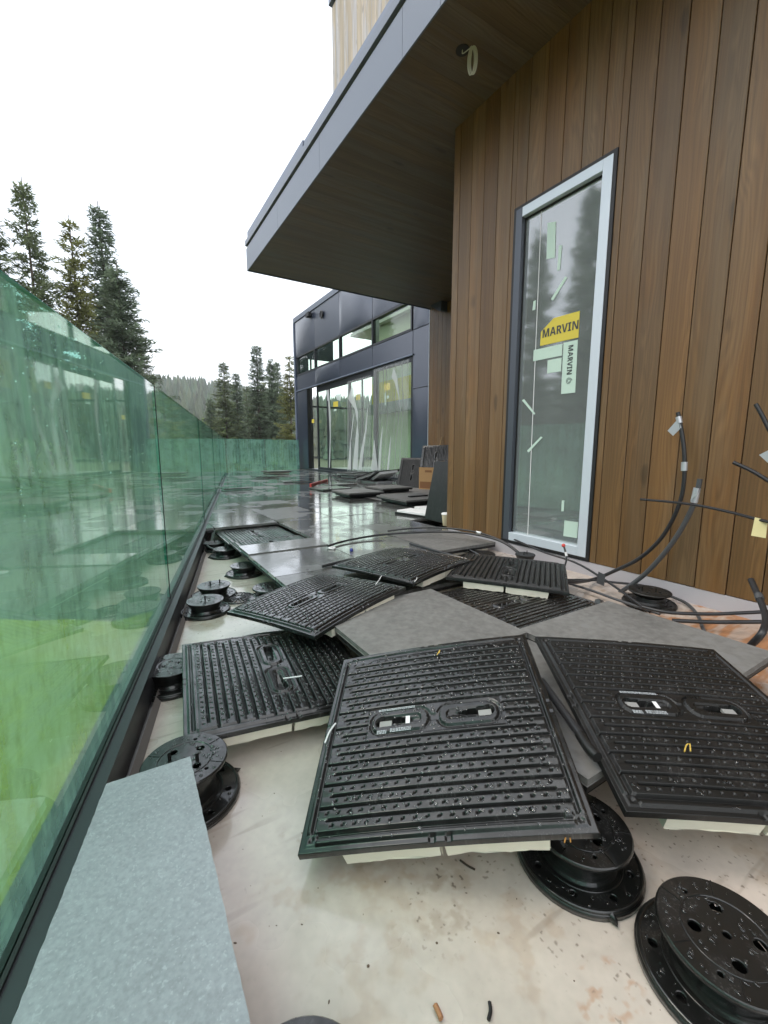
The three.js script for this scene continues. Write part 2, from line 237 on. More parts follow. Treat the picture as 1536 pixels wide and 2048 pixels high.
{
  const R = thing('glass_railing', 'long green tinted glass railing beaded with rain in a black base channel', 'railing');
  const box = (t0, t1, o0, o1, y0, y1) => bx(o0, o1, y0, y1, -t0, -t1).applyMatrix4(new THREE.Matrix4().makeRotationY(-TH)); // local x = off, z = -along
  PANES.slice(0, -1).forEach((t0, i) => {
    const t1 = PANES[i + 1] - 0.012;
    const g = new THREE.PlaneGeometry(t1 - t0, GT - YC + 0.02).rotateY(Math.PI / 2).translate(OG, (GT + YC - 0.02) / 2, -(t0 + t1) / 2).rotateY(-TH);
    const pane = part(R, 'glass_panel', g, M.railGlass); part(pane, 'condensation', g.clone().translate(-0.012 * FN[0], 0, -0.012 * FN[1]), M.fog);
    part(pane, 'polished_edge', [box(t0, t1, OG - 0.012, OG - 0.0005, GT - 0.0005, GT + 0.002), box(t1, t1 + 0.003, OG - 0.012, OG - 0.001, YC + 0.02, GT - 0.003), box(t0 - 0.003, t0, OG - 0.012, OG - 0.001, YC + 0.02, GT - 0.003)], M.glassEdge);
    part(R, 'joint_seal', box(t1 + 0.0035, t1 + 0.0085, OG - 0.013, OG + 0.002, YC + 0.008, GT - 0.001), M.gasket);
    if (i === 1 || i === 2) {
      seed(300 + i); const l = [], q = new THREE.Quaternion().setFromUnitVectors(new THREE.Vector3(0, 1, 0), new THREE.Vector3(FN[0], 0, FN[1]));
      for (let k = 0; k < 420; k++) { const y = lerp(YC + 0.1, GT - 0.01, Math.pow(rnd(), 0.6)); l.push([rail(rr(t0 + 0.6, t1), OG + 0.0006, y), rr(0.0007, 0.0021), 0.45]); }
      for (let k = 0; k < 12; k++) { const t = rr(t0 + 0.7, t1), y1 = GT - rr(0.05, 0.3), n = 14; for (let j = 0; j < n; j++) l.push([rail(t + rr(-0.004, 0.004), OG + 0.0006, y1 - j * rr(0.012, 0.02)), rr(0.001, 0.0026), 0.5]); }
      const w = part(R, 'rain_beads', drops(l, q), M.water); w.userData.kind = 'stuff';
    }
  });
  const T0 = -2.6, T1 = 14.72;
  part(R, 'base_channel', [box(T0, T1, -0.332 - 0.03, -0.332, 0.003, YC), box(T0, T1, OG - 0.055, OG - 0.014, 0.003, YC)], M.channel);
  part(R, 'gasket', [box(T0, T1, OG + 0.001, -0.362, YC - 0.02, YC + 0.006), box(T0, T1, OG - 0.013, OG - 0.002, YC - 0.02, YC + 0.006)], M.gasket);
  part(R, 'channel_lip', box(T0, T1, -0.346, -0.33, YC, YC + 0.004), M.channel);
  // return across the far end
  const E = thing('glass_railing', 'streaky glass railing closing the far end of the terrace', 'railing');
  const a = rail(14.7, OG), b = V(5.62, 0, 15.0), len = Math.hypot(b.x - a.x, b.z - a.z), turn = Math.atan2(-(b.z - a.z), b.x - a.x);
  for (let k = 0; k < 2; k++) {
    const g = new THREE.PlaneGeometry(len / 2 - 0.01, GT - YC).translate(len * (k + 0.5) / 2, (GT + YC) / 2, 0).rotateY(turn).translate(a.x, 0, a.z);
    const pane = part(E, 'glass_panel', g, M.railGlass); part(pane, 'condensation', g.clone().translate(0, 0, -0.012), M.fog);
  }
  part(E, 'base_channel', bx(0, len, 0.003, YC, -0.03, 0.03).rotateY(turn).translate(a.x, 0, a.z), M.channel);
  part(E, 'top_edge', bx(0, len, GT + 0.001, GT + 0.006, -0.006, 0.006).rotateY(turn).translate(a.x, 0, a.z), M.glassEdge);
}

// ---------------------------------------------------------------- wood clad wing with window, canopy and upper storey
const WX = 2.55, SOF = EYE + 2.58, CORNER = 3.035, BP = 0.1395;
const WIN = { d0: 1.606, d1: 2.357, y0: 0.168, y1: 2.578 };
{
  const H = thing('wood_clad_wing', 'wing of the house clad in brown vertical boards under a deep dark canopy', 'house');
  seed(41);
  const board = (parent, list, name = 'board') => part(parent, name, planar(merge(list), rr(0, 9), rr(0, 9)), M.wood[Math.floor(rnd() * M.wood.length)]);
  for (let k = -32; k <= 10; k++) {
    const d0 = 1.563 + BP * k + 0.002, d1 = Math.min(1.563 + BP * (k + 1) - 0.002, CORNER), list = [], y0 = 0.16 + rr(-0.002, 0.002), face = WX + rr(-0.0008, 0.0008);
    const seg = (a, b, lo, hi) => { if (b - a > 0.004) list.push(rbx(face, face + 0.02, lo, hi, -a, -b, 0.0025)); };
    if (d1 < WIN.d0 || d0 > WIN.d1) seg(d0, d1, y0, SOF);
    else { if (d0 < WIN.d0) seg(d0, WIN.d0 - 0.001, y0, SOF); if (d1 > WIN.d1) seg(WIN.d1 + 0.001, d1, y0, SOF); seg(Math.max(d0, WIN.d0), Math.min(d1, WIN.d1), WIN.y1 + 0.002, SOF - 0.001); }
    board(H, list);
  }
  board(H, [rbx(WX + 0.021, WX + 0.12, 0.16, SOF, -CORNER + 0.018, -CORNER - 0.001, 0.002)], 'corner_board');
  // backing walls round a dim room
  const bk = WX + 0.024;
  part(H, 'wall', [bx(bk + 0.13, bk + 0.14, 0.16, 3.4, 4.3, -WIN.d0 + 0.002), bx(bk + 0.13, bk + 0.14, 0.16, 3.4, -WIN.d1 - 0.002, -CORNER + 0.16)], M.plaster);
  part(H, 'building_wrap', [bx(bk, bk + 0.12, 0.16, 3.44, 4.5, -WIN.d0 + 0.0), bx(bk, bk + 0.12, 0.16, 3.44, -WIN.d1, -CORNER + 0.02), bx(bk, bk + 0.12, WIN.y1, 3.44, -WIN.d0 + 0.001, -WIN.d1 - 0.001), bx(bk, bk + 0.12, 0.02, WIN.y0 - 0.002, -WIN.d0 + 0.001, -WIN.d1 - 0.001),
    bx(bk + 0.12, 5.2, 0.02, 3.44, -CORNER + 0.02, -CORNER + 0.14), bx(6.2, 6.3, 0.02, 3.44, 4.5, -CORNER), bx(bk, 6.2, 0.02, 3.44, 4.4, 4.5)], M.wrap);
  part(H, 'room_lining', [bx(5.0, 5.1, 0.13, 3.4, 4.3, -2.85), bx(bk + 0.13, 5.0, 0.1, 0.13, 4.3, -2.85)], std(0.36, 0.4, 0.46, 0.8));
  part(H, 'stud_partition', bx(3.9, 4.0, 0.14, 3.2, -1.2, -1.75), std(0.2, 0.13, 0.09, 0.8));
  // further stretch of boards, set back
  for (let k = 0; k < 8; k++) { const d1 = 6.80 - 0.125 * k; board(H, [rbx(5.2, 5.22, 0.16, SOF, -(d1 - 0.122), -d1, 0.002)]); }
  part(H, 'edge_trim', bx(5.195, 5.24, 0.155, SOF, -6.803, -6.815), M.frameFilm);
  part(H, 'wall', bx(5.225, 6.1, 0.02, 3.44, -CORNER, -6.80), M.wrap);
  // window
  const w = subgroup(H, 'window', 'tall narrow window with silver film on its frame');
  const { d0, d1, y0, y1 } = WIN, f0 = d0 + 0.022, f1 = d1 - 0.022, g0 = y0 + 0.018, g1 = y1 - 0.02, fx = WX - 0.012;
  part(w, 'liner', [bx(fx + 0.004, bk + 0.1, y0, y1, -d0, -f0), bx(fx + 0.004, bk + 0.1, y0, y1, -f1, -d1), bx(fx + 0.004, bk + 0.1, g1, y1, -f0, -f1), bx(fx + 0.004, bk + 0.1, y0, g0, -f0, -f1)], M.black);
  const fw = 0.062;
  part(w, 'frame', [rbx(fx, bk + 0.06, g0, g1, -f0, -f0 - fw, 0.003), rbx(fx, bk + 0.06, g1 - fw, g1, -f0 - fw, -f1 + 0.055, 0.003), rbx(fx, bk + 0.06, g0, g0 + fw, -f0 - fw, -f1 + 0.055, 0.003)], M.frameFilm);
  part(w, 'frame', rbx(fx, bk + 0.06, g0, g1, -f1 + 0.055, -f1, 0.003), M.frameDark, 'dark jamb of the frame without film');
  const px_ = WX + 0.028;
  part(w, 'gasket', [bx(px_ - 0.006, px_ + 0.004, g1 - fw - 0.012, g1 - fw, -f0 - fw, -f1 + 0.055), bx(px_ - 0.006, px_ + 0.004, g0 + fw, g1 - fw - 0.012, -f1 + 0.055, -f1 + 0.063)], M.gasket);
  part(w, 'pane', new THREE.PlaneGeometry(f1 - f0 - fw - 0.05, g1 - g0 - 2 * fw).rotateY(-Math.PI / 2).translate(px_, (g0 + g1) / 2, -(f0 + fw + f1 - 0.055) / 2), M.pane);
  const sx = px_ - 0.002, Z = (a, b) => [960 + a / 2.381, 280 + b / 2.381], L = (a, b) => [1060 + a / 7.875, 560 + b / 7.875];
  const yl = part(w, 'label', sheetX([L(375, 600), L(785, 487), L(762, 905), L(160, 1040), L(175, 815)], sx), M.stickerYellow, 'yellow maker label with dark lettering');
  part(w, 'label', sheetX([L(530, 990), L(755, 940), L(712, 1775), L(490, 1797)], sx), M.sticker, 'pale green label with sideways lettering and spiral mark');
  part(w, 'label', sheetX([L(60, 1105), L(512, 1005), L(503, 1190), L(50, 1280)], sx), M.sticker);
  part(w, 'label', sheetX([L(280, 1265), L(500, 1222), L(488, 1437), L(270, 1472)], sx), M.sticker);
  for (const q of [[[322, 395], [362, 388], [357, 560], [317, 568]], [[375, 503], [391, 500], [381, 620], [368, 622]], [[405, 650], [416, 655], [348, 765], [338, 758]], [[255, 768], [266, 762], [263, 808], [250, 812]], [[200, 1240], [210, 1234], [263, 1302], [258, 1309]], [[224, 1480], [290, 1412], [298, 1416], [232, 1488]], [[390, 1716], [402, 1716], [399, 1768], [387, 1768]], [[403, 1812], [468, 1820], [462, 1896], [397, 1886]]])
    part(w, 'tape', sheetX(q.map(([a, b]) => Z(a, b)), sx), M.sticker);
  part(w, 'cord', sheetX([Z(292, 330), Z(294.5, 330), Z(228, 1895), Z(225, 1895)], sx + 0.0006, 0.0006), M.whiteTape);
  // lettering
  const font = await new FontLoader().loadAsync('fonts/droid/droid_sans_bold.typeface.json');
  const text = (s, size) => { const g = new TextGeometry(s, { font, size, depth: 0.0006, curveSegments: 3 }); g.computeBoundingBox(); const b = g.boundingBox; return g.translate(-(b.min.x + b.max.x) / 2, -(b.min.y + b.max.y) / 2, 0); };
  const put = (s, c, wide, sideways) => { const p = onX(...c, sx - 0.002), g = text(s, 0.1); g.computeBoundingBox(); const k = wide / (g.boundingBox.max.x - g.boundingBox.min.x); g.scale(k, k * 1.05, 1); if (sideways) g.rotateZ(-Math.PI / 2); g.rotateY(-Math.PI / 2).translate(sx - 0.002, p.y, p.z); return g; };
  const span = (a, b) => onX(...a, sx).distanceTo(onX(...b, sx));
  part(w, 'lettering', put('MARVIN', L(470, 775), span(L(190, 850), L(750, 705))), M.ink);
  part(w, 'lettering', put('MARVIN', L(632, 1258), span(L(640, 1030), L(612, 1490)), true), M.ink);
  const c = onX(...L(610, 1590), sx - 0.002), spiral = [];
  for (let k = 0; k <= 40; k++) { const a = k / 40 * 12.5, r = 0.006 + 0.016 * (1 - k / 40); spiral.push(new THREE.Vector3(c.x, c.y + Math.sin(a) * r * (1 + 0.08 * Math.cos(3 * a)), c.z + Math.cos(a) * r)); }
  part(w, 'spiral_mark', tube(spiral, 0.0014, false, 90, 5), M.ink);

  // canopy
  const cp = subgroup(H, 'canopy', 'deep flat canopy with blue grey metal fascia');
  const CX = 1.815, CD = 6.78, C0 = -3.4;
  seed(43); let n = 0;
  for (let d = C0; d < CD - 0.05; d += 0.145) { const e = Math.min(d + 0.1435, CD - 0.012), mid = (d + e) / 2; part(cp, 'soffit_plank', planar(bx(CX + 0.012, mid < CORNER ? WX + 0.2 : 5.6, SOF, SOF + 0.02, -d, -e), rr(0, 9), rr(0, 9), true), M.soffit[Math.floor(rnd() * 3)]); n++; }
  part(cp, 'core', bx(CX + 0.03, 6.1, SOF + 0.022, SOF + 0.46, -C0, -CD + 0.03), M.ply);
  // fascia sheets with joints
  const cuts = [C0, -1.2, 0.3, 1.5, 2.32, 2.72, 4.1, 5.35, CD];
  for (let i = 0; i < cuts.length - 1; i++) part(cp, 'fascia_sheet', rbx(CX, CX + 0.012, SOF - 0.012, SOF + 0.29, -cuts[i] - 0.001, -cuts[i + 1] + 0.002, 0.0015).rotateX(0), M.fascia);
  part(cp, 'fascia_sheet', rbx(CX + 0.013, 5.2, SOF - 0.012, SOF + 0.29, -CD + 0.012, -CD, 0.0015), M.fascia);
  part(cp, 'shadow_gap', bx(CX + 0.02, CX + 0.03, SOF + 0.29, SOF + 0.33, -C0, -CD), M.fascia);
  part(cp, 'drip_edge', rbx(CX - 0.012, CX + 0.1, SOF + 0.325, SOF + 0.395, -C0, -CD - 0.008, 0.003), M.fascia);
  part(cp, 'coping', [rbx(CX + 0.03, CX + 0.3, SOF + 0.396, SOF + 0.5, -C0, -4.55, 0.003), rbx(CX + 0.02, CX + 0.3, SOF + 0.396, SOF + 0.515, -4.56, -CD + 0.02, 0.003)], M.fasciaDark);
  const hp = onY(925, 100, SOF);
  part(cp, 'light_hole_disc', new THREE.CylinderGeometry(0.045, 0.045, 0.004, 24).translate(hp.x, SOF - 0.0022, hp.z), M.black, 'black disc painted as the dark of a round light cut-out');  // flat black disc on the planks paints the shade inside the hole
  part(cp, 'bracket', new THREE.ExtrudeGeometry(new THREE.Shape([[0, 0], [0.3, 0], [0.3, 0.02], [0.06, 0.16], [0, 0.16]].map(([a, b]) => new THREE.Vector2(a, -b))), { depth: 0.14, bevelEnabled: false }).rotateY(Math.PI / 2).translate(5.06, SOF, -6.3), M.frameDark);
  // upper storey
  const us = subgroup(H, 'upper_storey', 'board clad upper storey above the canopy, glare painted into its pale boards');
  const UX = 3.46;
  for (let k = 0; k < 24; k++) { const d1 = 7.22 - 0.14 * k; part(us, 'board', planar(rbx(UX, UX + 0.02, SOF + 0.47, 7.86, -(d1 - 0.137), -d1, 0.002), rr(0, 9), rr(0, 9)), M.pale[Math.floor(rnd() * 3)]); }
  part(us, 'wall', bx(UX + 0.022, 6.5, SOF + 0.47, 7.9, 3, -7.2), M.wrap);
  part(us, 'coping', rbx(UX - 0.04, 6.5, 7.9, 8.06, 3, -7.26, 0.004), M.fascia);
}
{ // coil of cream wire hanging from the cut-out
  const c = onY(942, 122, SOF - 0.09), g = [];
  seed(51); for (let k = 0; k < 4; k++) { const pts = []; for (let i = 0; i < 18; i++) { const a = i / 18 * 6.283; pts.push(new THREE.Vector3(c.x + Math.cos(a) * rr(0.032, 0.036) * 0.3 + k * 0.004, c.y + Math.sin(a) * rr(0.075, 0.083), c.z + Math.cos(a) * 0.02 + k * 0.005)); } g.push(tube(pts, 0.0032, true, 60, 6)); }
  const hp = onY(925, 100, SOF - 0.004);
  g.push(tube([hp, hp.clone().setY(hp.y - 0.02), new THREE.Vector3(c.x, c.y + 0.078, c.z)], 0.0032, false, 16, 6));
  solo('wire_coil', g, std(0.5, 0.5, 0.42, 0.5), 'small coil of cream cable hanging from the canopy soffit', 'cable');
}

// ---------------------------------------------------------------- dark metal clad wing beyond
const FX = 5.7;
{
  const B = thing('metal_clad_wing', 'far wing of the house in dark blue metal panels with sliding glass doors', 'house');
  const dAt = (px, py) => -onX(px, py, FX).z, yAt = (px, py) => onX(px, py, FX).y;
  const D = [15.35, 13.57, 11.72, 9.82, 8.05, 7.45, 6.6], yHead = 2.94, yCb = 3.45, yCt = 4.12, yTop = 5.3;
  const bulge = (d0, d1, y0, y1, amp, x = FX) => { const g = new THREE.PlaneGeometry(1, 1, 14, 10), p = g.attributes.position; for (let i = 0; i < p.count; i++) { const u = p.getX(i) + 0.5, v = p.getY(i) + 0.5, e = Math.pow(Math.sin(Math.PI * u) * Math.sin(Math.PI * v), 0.6); p.setXYZ(i, x - amp * e, lerp(y0, y1, v), -lerp(d0, d1, 1 - u)); } g.computeVertexNormals(); return g; };
  const pan = (d0, d1, y0, y1, amp) => { const s = subgroup(B, 'metal_panel'); const g = bulge(d0 + 0.008, d1 - 0.008, y0 + 0.008, y1 - 0.008, amp); part(s, 'sheet', g, M.metal); part(s, 'edge', bx(FX + 0.001, FX + 0.02, y0 + 0.008, y1 - 0.008, -d0 - 0.008, -d1 + 0.008), M.metal); };
  const amps = [0.03, -0.035, 0.04, 0.03, -0.02, 0.02];
  for (let i = 0; i < 6; i++) {
    const d1 = D[i], d0 = D[i + 1];
    pan(d0, d1, yCt, yTop, amps[i]);
    if (i < 4) pan(d0, d1, yHead, yCb, -amps[i] * 0.6);
  }
  for (let i = 4; i < 6; i++) { pan(D[i + 1], D[i], 3.45, yCt, 0.02); pan(D[i + 1], D[i], 2.2, 3.45, -0.02); pan(D[i + 1], D[i], 0.15, 2.2, 0.012); }
  pan(14.35, 15.35, 0.15, yHead, 0.01);
  part(B, 'wall', [bx(FX + 0.025, FX + 0.16, yCt, yTop, -6.6, -15.35), bx(FX + 0.025, FX + 0.16, yHead, yCb, -8.05, -15.35), bx(FX + 0.025, FX + 0.16, 0.02, yCt, -6.6, -8.03), bx(FX + 0.025, FX + 0.16, 0.02, yHead, -14.4, -15.35)], M.black);
  part(B, 'end_panel', [bx(FX + 0.0, 7.2, yCt, yTop, -15.352, -15.38), bx(FX + 0.0, FX + 0.5, 0.1, yCt, -15.352, -15.38)], M.metal);
  part(B, 'coping', rbx(FX - 0.03, FX + 0.3, yTop + 0.002, yTop + 0.16, -6.6, -15.42, 0.004), M.fascia);
  part(B, 'roof', [bx(FX + 0.31, 6.5, yTop, yTop + 0.1, -6.6, -15.4), bx(7.9, 11.2, yTop, yTop + 0.1, -6.6, -15.4)], M.fasciaDark);
  part(B, 'added_skylight', new THREE.PlaneGeometry(1.4, 8.8).rotateX(-Math.PI / 2).translate(7.2, yTop + 0.06, -11), M.pane);  // added roof opening, invented to bring sky light into the room below
  part(B, 'corner_trim', rbx(FX - 0.03, FX + 0.02, 0.12, yTop, -15.36, -15.46, 0.003), M.fasciaDark);
  part(B, 'head_trim', rbx(FX - 0.03, FX + 0.02, yHead - 0.02, yHead + 0.012, -8.02, -15.3, 0.002), M.fasciaDark);
  // clerestory
  const cl = subgroup(B, 'clerestory_window', 'strip of high windows');
  const cd = [15.2, 13.57, 11.72, 9.82, 8.1];
  for (let i = 0; i < 4; i++) {
    const a = cd[i + 1] + 0.04, b = cd[i] - 0.03;
    part(cl, 'frame', [bx(FX - 0.006, FX + 0.08, yCb, yCb + 0.05, -a, -b), bx(FX - 0.006, FX + 0.08, yCt - 0.045, yCt, -a, -b), bx(FX - 0.007, FX + 0.08, yCb, yCt, -a + 0.05, -a), bx(FX - 0.007, FX + 0.08, yCb, yCt, -b, -b - 0.04)], M.mullion);
    part(cl, 'pane', new THREE.PlaneGeometry(b - a, yCt - yCb - 0.09).rotateY(-Math.PI / 2).translate(FX + 0.05, (yCb + yCt) / 2, -(a + b) / 2), M.paneGreen);
  }
  // sliding doors
  const dd = [13.73, 12.86, 11.33, 9.79, 8.07], yS = 0.19;
  for (let i = 0; i < 4; i++) {
    const s = subgroup(B, 'sliding_door'), a = dd[i + 1], b = dd[i], x = FX + (i === 3 ? 0.02 : i === 2 ? 0.06 : 0.1), w = i === 0 ? 0.06 : 0.11;
    part(s, 'frame', [bx(x, x + 0.05, yS, yHead - 0.02, -a, -a - 0.07), bx(x, x + 0.05, yS, yHead - 0.02, -b + w, -b), bx(x, x + 0.05, yHead - (i === 3 ? 0.13 : 0.2), yHead - 0.021, -a - 0.07, -b + w), bx(x, x + 0.05, yS, yS + 0.08, -a - 0.07, -b + w)], M.mullion);
    part(s, 'pane', new THREE.PlaneGeometry(b - a - 0.07 - w, yHead - yS - 0.2).rotateY(-Math.PI / 2).translate(x + 0.03, (yHead + yS) / 2 - 0.04, -(a + b) / 2 - (0.07 - w) / 2), M.paneGreen);
  }
  part(B, 'sill', [rbx(FX - 0.05, FX + 0.2, 0.1, 0.188, -8.05, -14.35, 0.003), bx(FX - 0.02, FX + 0.02, 0.188, 0.196, -8.05, -14.3)], M.mullion);
  const mk = (list, m) => list.forEach((q) => part(B, 'label', sheetX(q.map(([a, b]) => [580 + a / 5.908, 700 + b / 5.908]), FX - 0.004), m));
  mk([[[1115, 400], [1185, 385], [1185, 470], [1115, 480]], [[780, 530], [828, 520], [828, 588], [780, 595]], [[510, 612], [568, 605], [568, 668], [510, 672]], [[258, 820], [285, 818], [285, 862], [258, 864]]], M.stickerYellow);
  mk([[[1118, 505], [1135, 502], [1135, 650], [1118, 652]], [[1145, 540], [1170, 535], [1170, 570], [1145, 575]], [[518, 700], [548, 695], [548, 720], [518, 724]]], M.sticker);
  part(B, 'floodlight', [rbx(FX - 0.14, FX - 0.02, 5.12, 5.26, -13.7, -13.95, 0.01), bx(FX - 0.03, FX + 0.02, 5.16, 5.22, -13.8, -13.86)], M.black);
  const vc = onX(643, 629, FX - 0.03);
  part(B, 'vent', [new THREE.TorusGeometry(0.1, 0.018, 8, 24).rotateY(Math.PI / 2).translate(FX - 0.04, vc.y, vc.z), new THREE.CylinderGeometry(0.09, 0.09, 0.01, 20).rotateZ(Math.PI / 2).translate(FX - 0.036, vc.y, vc.z)], M.black);
  // the room inside
  const wallY = std(0.66, 0.7, 0.5, 0.8), band = std(0.78, 0.64, 0.12, 0.8), ceil = std(0.7, 0.7, 0.62, 0.8);
  part(B, 'room_floor', bx(FX + 0.2, 11, 0.1, 0.15, -6.7, -15.3), std(0.3, 0.3, 0.29, 0.6));
  part(B, 'room_wall', [bx(8.1, 8.2, 0.15, 2.45, -6.7, -14.0), bx(8.1, 8.2, 3.2, 5.1, -6.7, -14.0), bx(FX + 0.2, 10.2, 0.15, 5.1, -6.65, -6.75)], wallY);
  part(B, 'insulation_band', bx(8.1, 8.2, 2.45, 3.2, -6.75, -14.0), band);
  part(B, 'room_ceiling', [bx(FX + 0.18, 6.5, 5.1, 5.2, -6.6, -15.3), bx(7.9, 10.9, 5.1, 5.2, -6.6, -15.3)], ceil);
  part(B, 'room_column', [bx(7.3, 7.45, 0.15, 5.1, -12.4, -12.55), bx(7.5, 7.65, 0.15, 5.1, -10.0, -10.2), bx(7.9, 8.09, 2.1, 2.45, -8.5, -13.9)], std(0.35, 0.37, 0.36, 0.7));
  part(B, 'end_window', [bx(6.25, 6.3, 0.15, yCt, -15.3, -15.36), bx(8.4, 8.45, 0.15, yCt, -15.3, -15.36), bx(10.9, 10.95, 0.15, yCt, -15.3, -15.36), bx(6.3, 10.9, 2.4, 2.46, -15.3, -15.36)], M.mullion);
}
{ // protective plastic film hung over two of the doors
  const P = thing('plastic_sheet', 'crumpled clear plastic film hanging over the sliding glass doors', 'plastic sheet');
  const Q = (a, b) => [580 + a / 5.908, 700 + b / 5.908];
  const drape = (d0, d1, y0, y1, x, amp, s, mat, name) => { // hanging film with folds that open towards the foot
    const nu = 60, nv = 24, g = new THREE.PlaneGeometry(1, 1, nu, nv), p = g.attributes.position;
    for (let i = 0; i < p.count; i++) { const u = p.getX(i) + 0.5, v = p.getY(i) + 0.5, k = 1 - v, f = (fbm(u + 0.02 * Math.sin(v * 7), v, 16, 2, 3, s) - 0.5) * amp * (0.35 + 1.5 * k); p.setXYZ(i, x + f - 0.03 * k, lerp(y0, y1, v), -lerp(d0, d1, 1 - u)); }
    g.computeVertexNormals(); part(P, name, g, mat);
  };
  drape(8.12, 9.7, 0.2, 2.85, FX - 0.05, 0.07, 401, M.film, 'film');
  drape(9.85, 11.2, 0.2, 2.75, FX - 0.045, 0.06, 411, M.film, 'film');
  for (const q of [[[1230, 210], [1270, 330], [1310, 730], [1290, 560], [1240, 380], [1205, 320]], [[735, 430], [770, 600], [805, 740], [800, 870], [770, 700], [690, 575]], [[760, 740], [722, 1080], [722, 1410], [685, 1415], [705, 1200], [735, 900]], [[800, 850], [812, 1000], [800, 1415], [745, 1400], [770, 1120]], [[920, 690], [905, 960], [870, 1200], [845, 1420], [812, 1415], [840, 1200], [890, 960]],
    [[998, 1060], [1040, 1420], [960, 1420]], [[1095, 910], [1085, 1100], [1070, 1420], [1045, 1420], [1062, 1150]], [[1195, 1020], [1188, 1200], [1170, 1415], [1150, 1415], [1172, 1200]], [[465, 560], [485, 800], [480, 1180], [472, 1390], [465, 1390], [475, 1000], [455, 600]], [[430, 480], [460, 470], [468, 590], [445, 600]], [[540, 530], [605, 520], [600, 600], [560, 590]]])
    part(P, 'fold', sheetX(q.map(([a, b]) => Q(a, b)), FX - 0.12, 0.012), M.filmFold);
}

// ---------------------------------------------------------------- laid pavers
const PX = [-2.335, -1.725, -1.115, -0.5, 0.11, 0.72, 1.33, 1.94, 2.55, 3.16, 3.77, 4.38, 4.99, 5.6], PD = (k) => 2.387 + 0.612 * k, TOP = 0.15;
function clipPoly(poly, f) { const out = []; for (let i = 0; i < poly.length; i++) { const a = poly[i], b = poly[(i + 1) % poly.length], fa = f(a), fb = f(b); if (fa >= 0) out.push(a); if ((fa >= 0) !== (fb >= 0)) { const t = fa / (fa - fb); out.push([lerp(a[0], b[0], t), lerp(a[1], b[1], t)]); } } return out; }
const offRail = ([x, d]) => x * Math.cos(TH) - d * Math.sin(TH) + 0.322;
{
  const F = thing('paver_floor', 'laid dark grey square pavers, glossy with rain', 'paving', [0, 0, 0], null, 'structure');
  seed(61);
  for (let k = -1; k < 21; k++) for (let i = 3; i < PX.length - 1; i++) {
    const x0 = PX[i] + 0.004, x1 = PX[i + 1] - 0.004, d0 = PD(k) + 0.004, d1 = PD(k + 1) - 0.004, mid = (d0 + d1) / 2;
    const limit = mid < CORNER + 0.2 ? 2.52 : mid < 6.8 ? 5.18 : 5.6;
    if (i < 5 && k < 3) continue;
    if (i === 5 && (k === 1 || k === 2)) continue;
    if (i === 7 && k < 0) continue;
    if (i > 7 && k < 2) continue;
    if (x1 < -0.3 || d1 > 14.9) continue;
    let poly = clipPoly([[x0, d0], [x1, d0], [x1, d1], [x0, d1]], offRail);
    poly = clipPoly(poly, ([x]) => limit - x);
    if (i === 8 && k === 2) poly = clipPoly(poly, ([, d]) => d - CORNER - 0.02);
    if (poly.length < 3) continue;
    const xs = poly.map((p) => p[0]); if (Math.max(...xs) - Math.min(...xs) < 0.05) continue;
    const dry = (mid < 6.4 && x0 > 2.9) || (mid < 3.2 && x0 > 1.9), mat = dry ? M.paverDry[Math.floor(rnd() * 2)] : M.paverWet[Math.floor(rnd() * 3)];
    const t = part(F, 'paver', planar(slab(poly, TOP + rr(-0.0015, 0.0015), 0.02), rr(0, 5), rr(0, 5)), mat);
    if ((i === 5 && k < 1) || (i === 7 && k === 0) || (i === 4 && k === 3) || (k === -1)) {
      part(t, 'tray', slab(poly.map((p) => p), TOP - 0.021, 0.018), M.plasticDry);
      const cx = (x0 + x1) / 2, sh = (p, c) => [lerp(c[0], p[0], 0.86), lerp(c[1], p[1], 0.86)];
      if (poly.length === 4) part(t, 'foam', slab(poly.map((p) => sh(p, [cx, mid])), TOP - 0.039, 0.03), M.foam);
    }
  }
}

